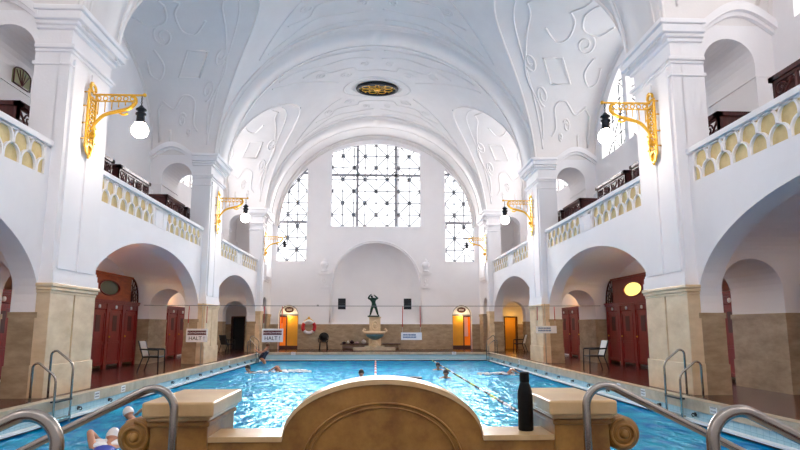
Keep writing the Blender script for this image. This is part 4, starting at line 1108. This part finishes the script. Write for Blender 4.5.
def hang_sign(x, z0, z1, kind, lab):
    w = .38; h = z1-z0; t = empty('hanging_sign', (x, YS, z0), 0, lab, 'sign', 'white signs hanging over the pool')
    MB().box(-w, w, -.012, .012, 0, h).build('board', 'white', t)
    for q in (-.33, .33):
        MB().tube([(q, 0, h), (q, 0, h+.25)], .006, 5).build('white_cord', 'rope_cord', t); MB().tube([(q, 0, h+.2), (q*.97, 0, ZS-z0-.034)], .014, 6).build('red_cord', 'red', t)
    if kind == 'red':
        MB().box(-.33, .33, -.018, -.012, h*.53, h*.86).build('red_band', 'dark_red', t)
        text_mesh('NICHTSCHWIMMER', .082, 'lettering', 'white', t, (0, -.021, h*.69)); text_mesh('HALT !', .19, 'lettering', 'black', t, (0, -.016, h*.27))
    else:
        rnd = random.Random(3)
        for z in (h*.68, h*.36):
            xx = -.31; b = MB()
            while xx < .16:
                q = rnd.uniform(.015, .032); b.box(xx, xx+q, -.016, -.012, z-.03, z+.03); xx += q+.011
            b.build('lettering', 'blue_ink', t)
hang_sign(-6.45, .80, 1.28, 'red', 'white sign with a dark red band hanging by the left middle pier'); hang_sign(-3.74, .80, 1.28, 'red', 'white sign with a dark red band in front of the left yellow doorway')
hang_sign(1.31, .87, 1.14, 'blue', 'shallow white sign with blue lettering hanging right of the fountain'); hang_sign(6.32, 1.11, 1.38, 'blue', 'shallow white sign with blue lettering hanging by the right middle pier')

# ------------------------------------------------------------------ foreground parapet
CX = .035
pa = empty('stone_parapet', (CX, 2.6, 0), 0, 'tan stone parapet with arched centre, two pillars and scrolls, at the near pool end', 'parapet')
T = .2
arc = [(.432*cos(a), .888+.235*sin(a)) for a in [pi*i/36 for i in range(37)]]
body = [(-.75, -.6), (.75, -.6), (.75, .868), (.46, .868)] + [(p[0]*1., p[1]-.015) for p in arc] + [(-.46, .868), (-.75, .868)]
b = MB().prism(body, lambda p: (p[0], 0, p[1]), lambda p: (p[0], T, p[1])); b.build('wall', 'parapet_stone', pa)
cpp = MB()
prof_out = [(-.745, .885), (-.435, .885)] + [(p[0]*1.0, p[1]) for p in reversed(arc)][1:-1] + [(.435, .885), (.745, .885)]
inner = [(x, z-.022) for x, z in prof_out]
cpp.prism(prof_out+list(reversed(inner)), lambda p: (p[0], -.008, p[1]), lambda p: (p[0], T+.008, p[1])); bevel(cpp.build('coping', 'parapet_cap', pa), .006)
gr = MB()
for r, w in ((.315, .006), (.292, .004)):
    pts = [(r*1.08*cos(a), -.002, .775+r*.78*sin(a)) for a in [pi*i/40 for i in range(41)]]
    gr.tube([(pts[0][0], -.002, .3)]+pts+[(pts[-1][0], -.002, .3)], w, 6)
gr.build('arch_moulding', 'parapet_stone', pa)
for s in (-1, 1):
    p = MB(); p.box(s*.745, s*.985, -.02, T+.25, -.6, .985); p.box(s*.735, s*.995, -.03, T+.26, .93, .95)
    po = p.build('pillar', 'parapet_stone', pa); bevel(po, .006)
    c = MB(); c.box(s*.715, s*1.012, -.055, T+.28, .972, 1.035); c.box(s*.73, s*1.0, -.04, T+.265, .955, .975); bevel(c.build('pillar_cap', 'parapet_cap', po), .012, 3)
    v = MB()
    # scroll: extruded spiral with a stem sweeping down
    v.lathe([(.001, -.005), (.062, -.005), (.075, .012), (.075, .16), (.062, .178), (.001, .178)], (s*1.055, 0, .885), 28, axis='y')
    sp = spiral(s*1.055, .885, .066, 1.9, pi/2, s); v.tube([(q[0], -.004, q[1]) for q in sp], .009, 6)
    v.ball((s*1.055, -.006, .885), .02, 10)
    sw = [(s*.98, .95), (s*1.015, .96), (s*.995, .82), (s*1.04, .78), (s*1.01, .5), (s*1.04, .1), (s*1.06, -.6), (s*.97, -.6)]
    v.prism(sw, lambda q: (q[0], .01, q[1]), lambda q: (q[0], .165, q[1]))
    v.build('scroll', 'parapet_stone', pa)
# bottle
t = empty('bottle', (.683, 2.70, .886), 0, 'matt black drinking bottle standing on the parapet ledge beside the right pillar', 'bottle')
MB().lathe([(.001, 0), (.031, 0), (.034, .004), (.034, .155), (.032, .175), (.022, .205), (.019, .215), (.001, .215)], (0, 0, 0), 28).build('body', 'bottle', t)
MB().lathe([(.019, .212), (.0215, .216), (.0215, .252), (.02, .258), (.001, .259)], (0, 0, 0), 24).build('cap', 'bottle', t)

# handrails and steps beside the parapet
def handrail(s, y, xp, zt, slope, r, lab):
    t = empty('handrail', (s*xp, y, 0), 0 if s > 0 else pi, lab, 'handrail', 'steel handrails beside the parapet')
    R = .085; a1 = pi/2+math.atan(slope)
    arcp = [(R-R*cos(a), 0, zt-R+R*sin(a)) for a in [a1*j/14 for j in range(15)]]
    e = arcp[-1]; L = 1.5
    end = (e[0]+L, 0, e[2]-slope*L)
    MB().tube([(0, 0, 0), (0, 0, zt-R-.03)]+arcp+[end, (end[0]+.05, 0, end[2]-.06), (end[0]+.06, 0, end[2]-.2), (end[0]+.06, 0, -1.)], r, 14).build('rail', 'steel', t)
    MB().lathe([(.001, .015), (.05, .015), (.055, 0), (.001, 0)], (0, 0, 0), 18).build('foot_flange', 'steel', t)
handrail(-1, 2.42, .80, 1.105, .50, .0165, 'brushed steel handrail in front of the left stone pillar'); handrail(1, 2.42, .865, 1.11, .50, .0165, 'brushed steel handrail in front of the right stone pillar')
handrail(-1, 1.72, .885, 1.105, .47, .0185, 'thicker looking steel handrail nearest the camera at lower left'); handrail(1, 1.72, .985, 1.105, .50, .0185, 'thicker looking steel handrail nearest the camera at lower right')
sb = MB()
for s in (-1, 1):
    for k in range(5): sb.box(s*(1.0+.3*k), s*(1.0+.3*(k+1)), 1.25, 2.95, -2, -.16*(k+1))
struct(sb.build('stairs', 'coping'), 'stone steps going down into the water on both sides of the parapet')

# ------------------------------------------------------------------ lights
def point(name, loc, e, rgb, r=.15):
    l = bpy.data.lights.new(name, 'POINT'); l.energy = e; l.color = lin(rgb); l.shadow_soft_size = r
    o = bpy.data.objects.new(name, l); COL.objects.link(o); o.location = loc; return o
for k, (a, b) in enumerate(DOORS): point('lobby_light', ((a+b)/2, YF+.9, 2.5), 5, (255,222,160)); point('doorway_light', ((a+b)/2, YF+.02, 1.98), 4, (255,222,160), .1); 
for s in (-1, 1):
    for y, e in ((5.5, 12), (16.4, 38), (26.2, 22)): point('aisle_light', (s*8.95, y, 3.45), e, (255,205,130), .12)
point('aisle_door_light', (8.35, 35.6, 1.7), 4, (255,190,80))
w = bpy.data.worlds.new('world'); S.world = w; w.use_nodes = True
w.node_tree.nodes['Background'].inputs['Color'].default_value = (.9, .95, 1, 1); w.node_tree.nodes['Background'].inputs['Strength'].default_value = .1

sl = bpy.data.lights.new('daylight', 'SUN'); sl.energy = 8.0; sl.angle = radians(50); sl.color = lin((252,250,252))
so = bpy.data.objects.new('daylight', sl); COL.objects.link(so); so.location = (0, 45, 20); so.rotation_euler = (radians(-(90-22)), 0, 0)

# ------------------------------------------------------------------ camera
cd = bpy.data.cameras.new('camera'); cam = bpy.data.objects.new('camera', cd); COL.objects.link(cam)
cd.sensor_width = 36; cd.sensor_fit = 'HORIZONTAL'; cd.lens = 580/800*36; cd.shift_y = 15/800; cd.clip_start = .05; cd.clip_end = 200
cam.location = (0, 0, 1.35); cam.rotation_euler = (radians(90+8.5), 0, -radians(2.37))
S.camera = cam
S.view_settings.view_transform = 'Standard'; S.view_settings.look = 'None'; S.view_settings.gamma = 1; S.view_settings.use_curve_mapping = False
S.view_settings.exposure = 1.95
S.cycles.max_bounces = 12; S.cycles.diffuse_bounces = 10; S.cycles.glossy_bounces = 3; S.cycles.use_denoising = True
S.cycles.sample_clamp_indirect = 6; S.cycles.caustics_reflective = False; S.cycles.caustics_refractive = False
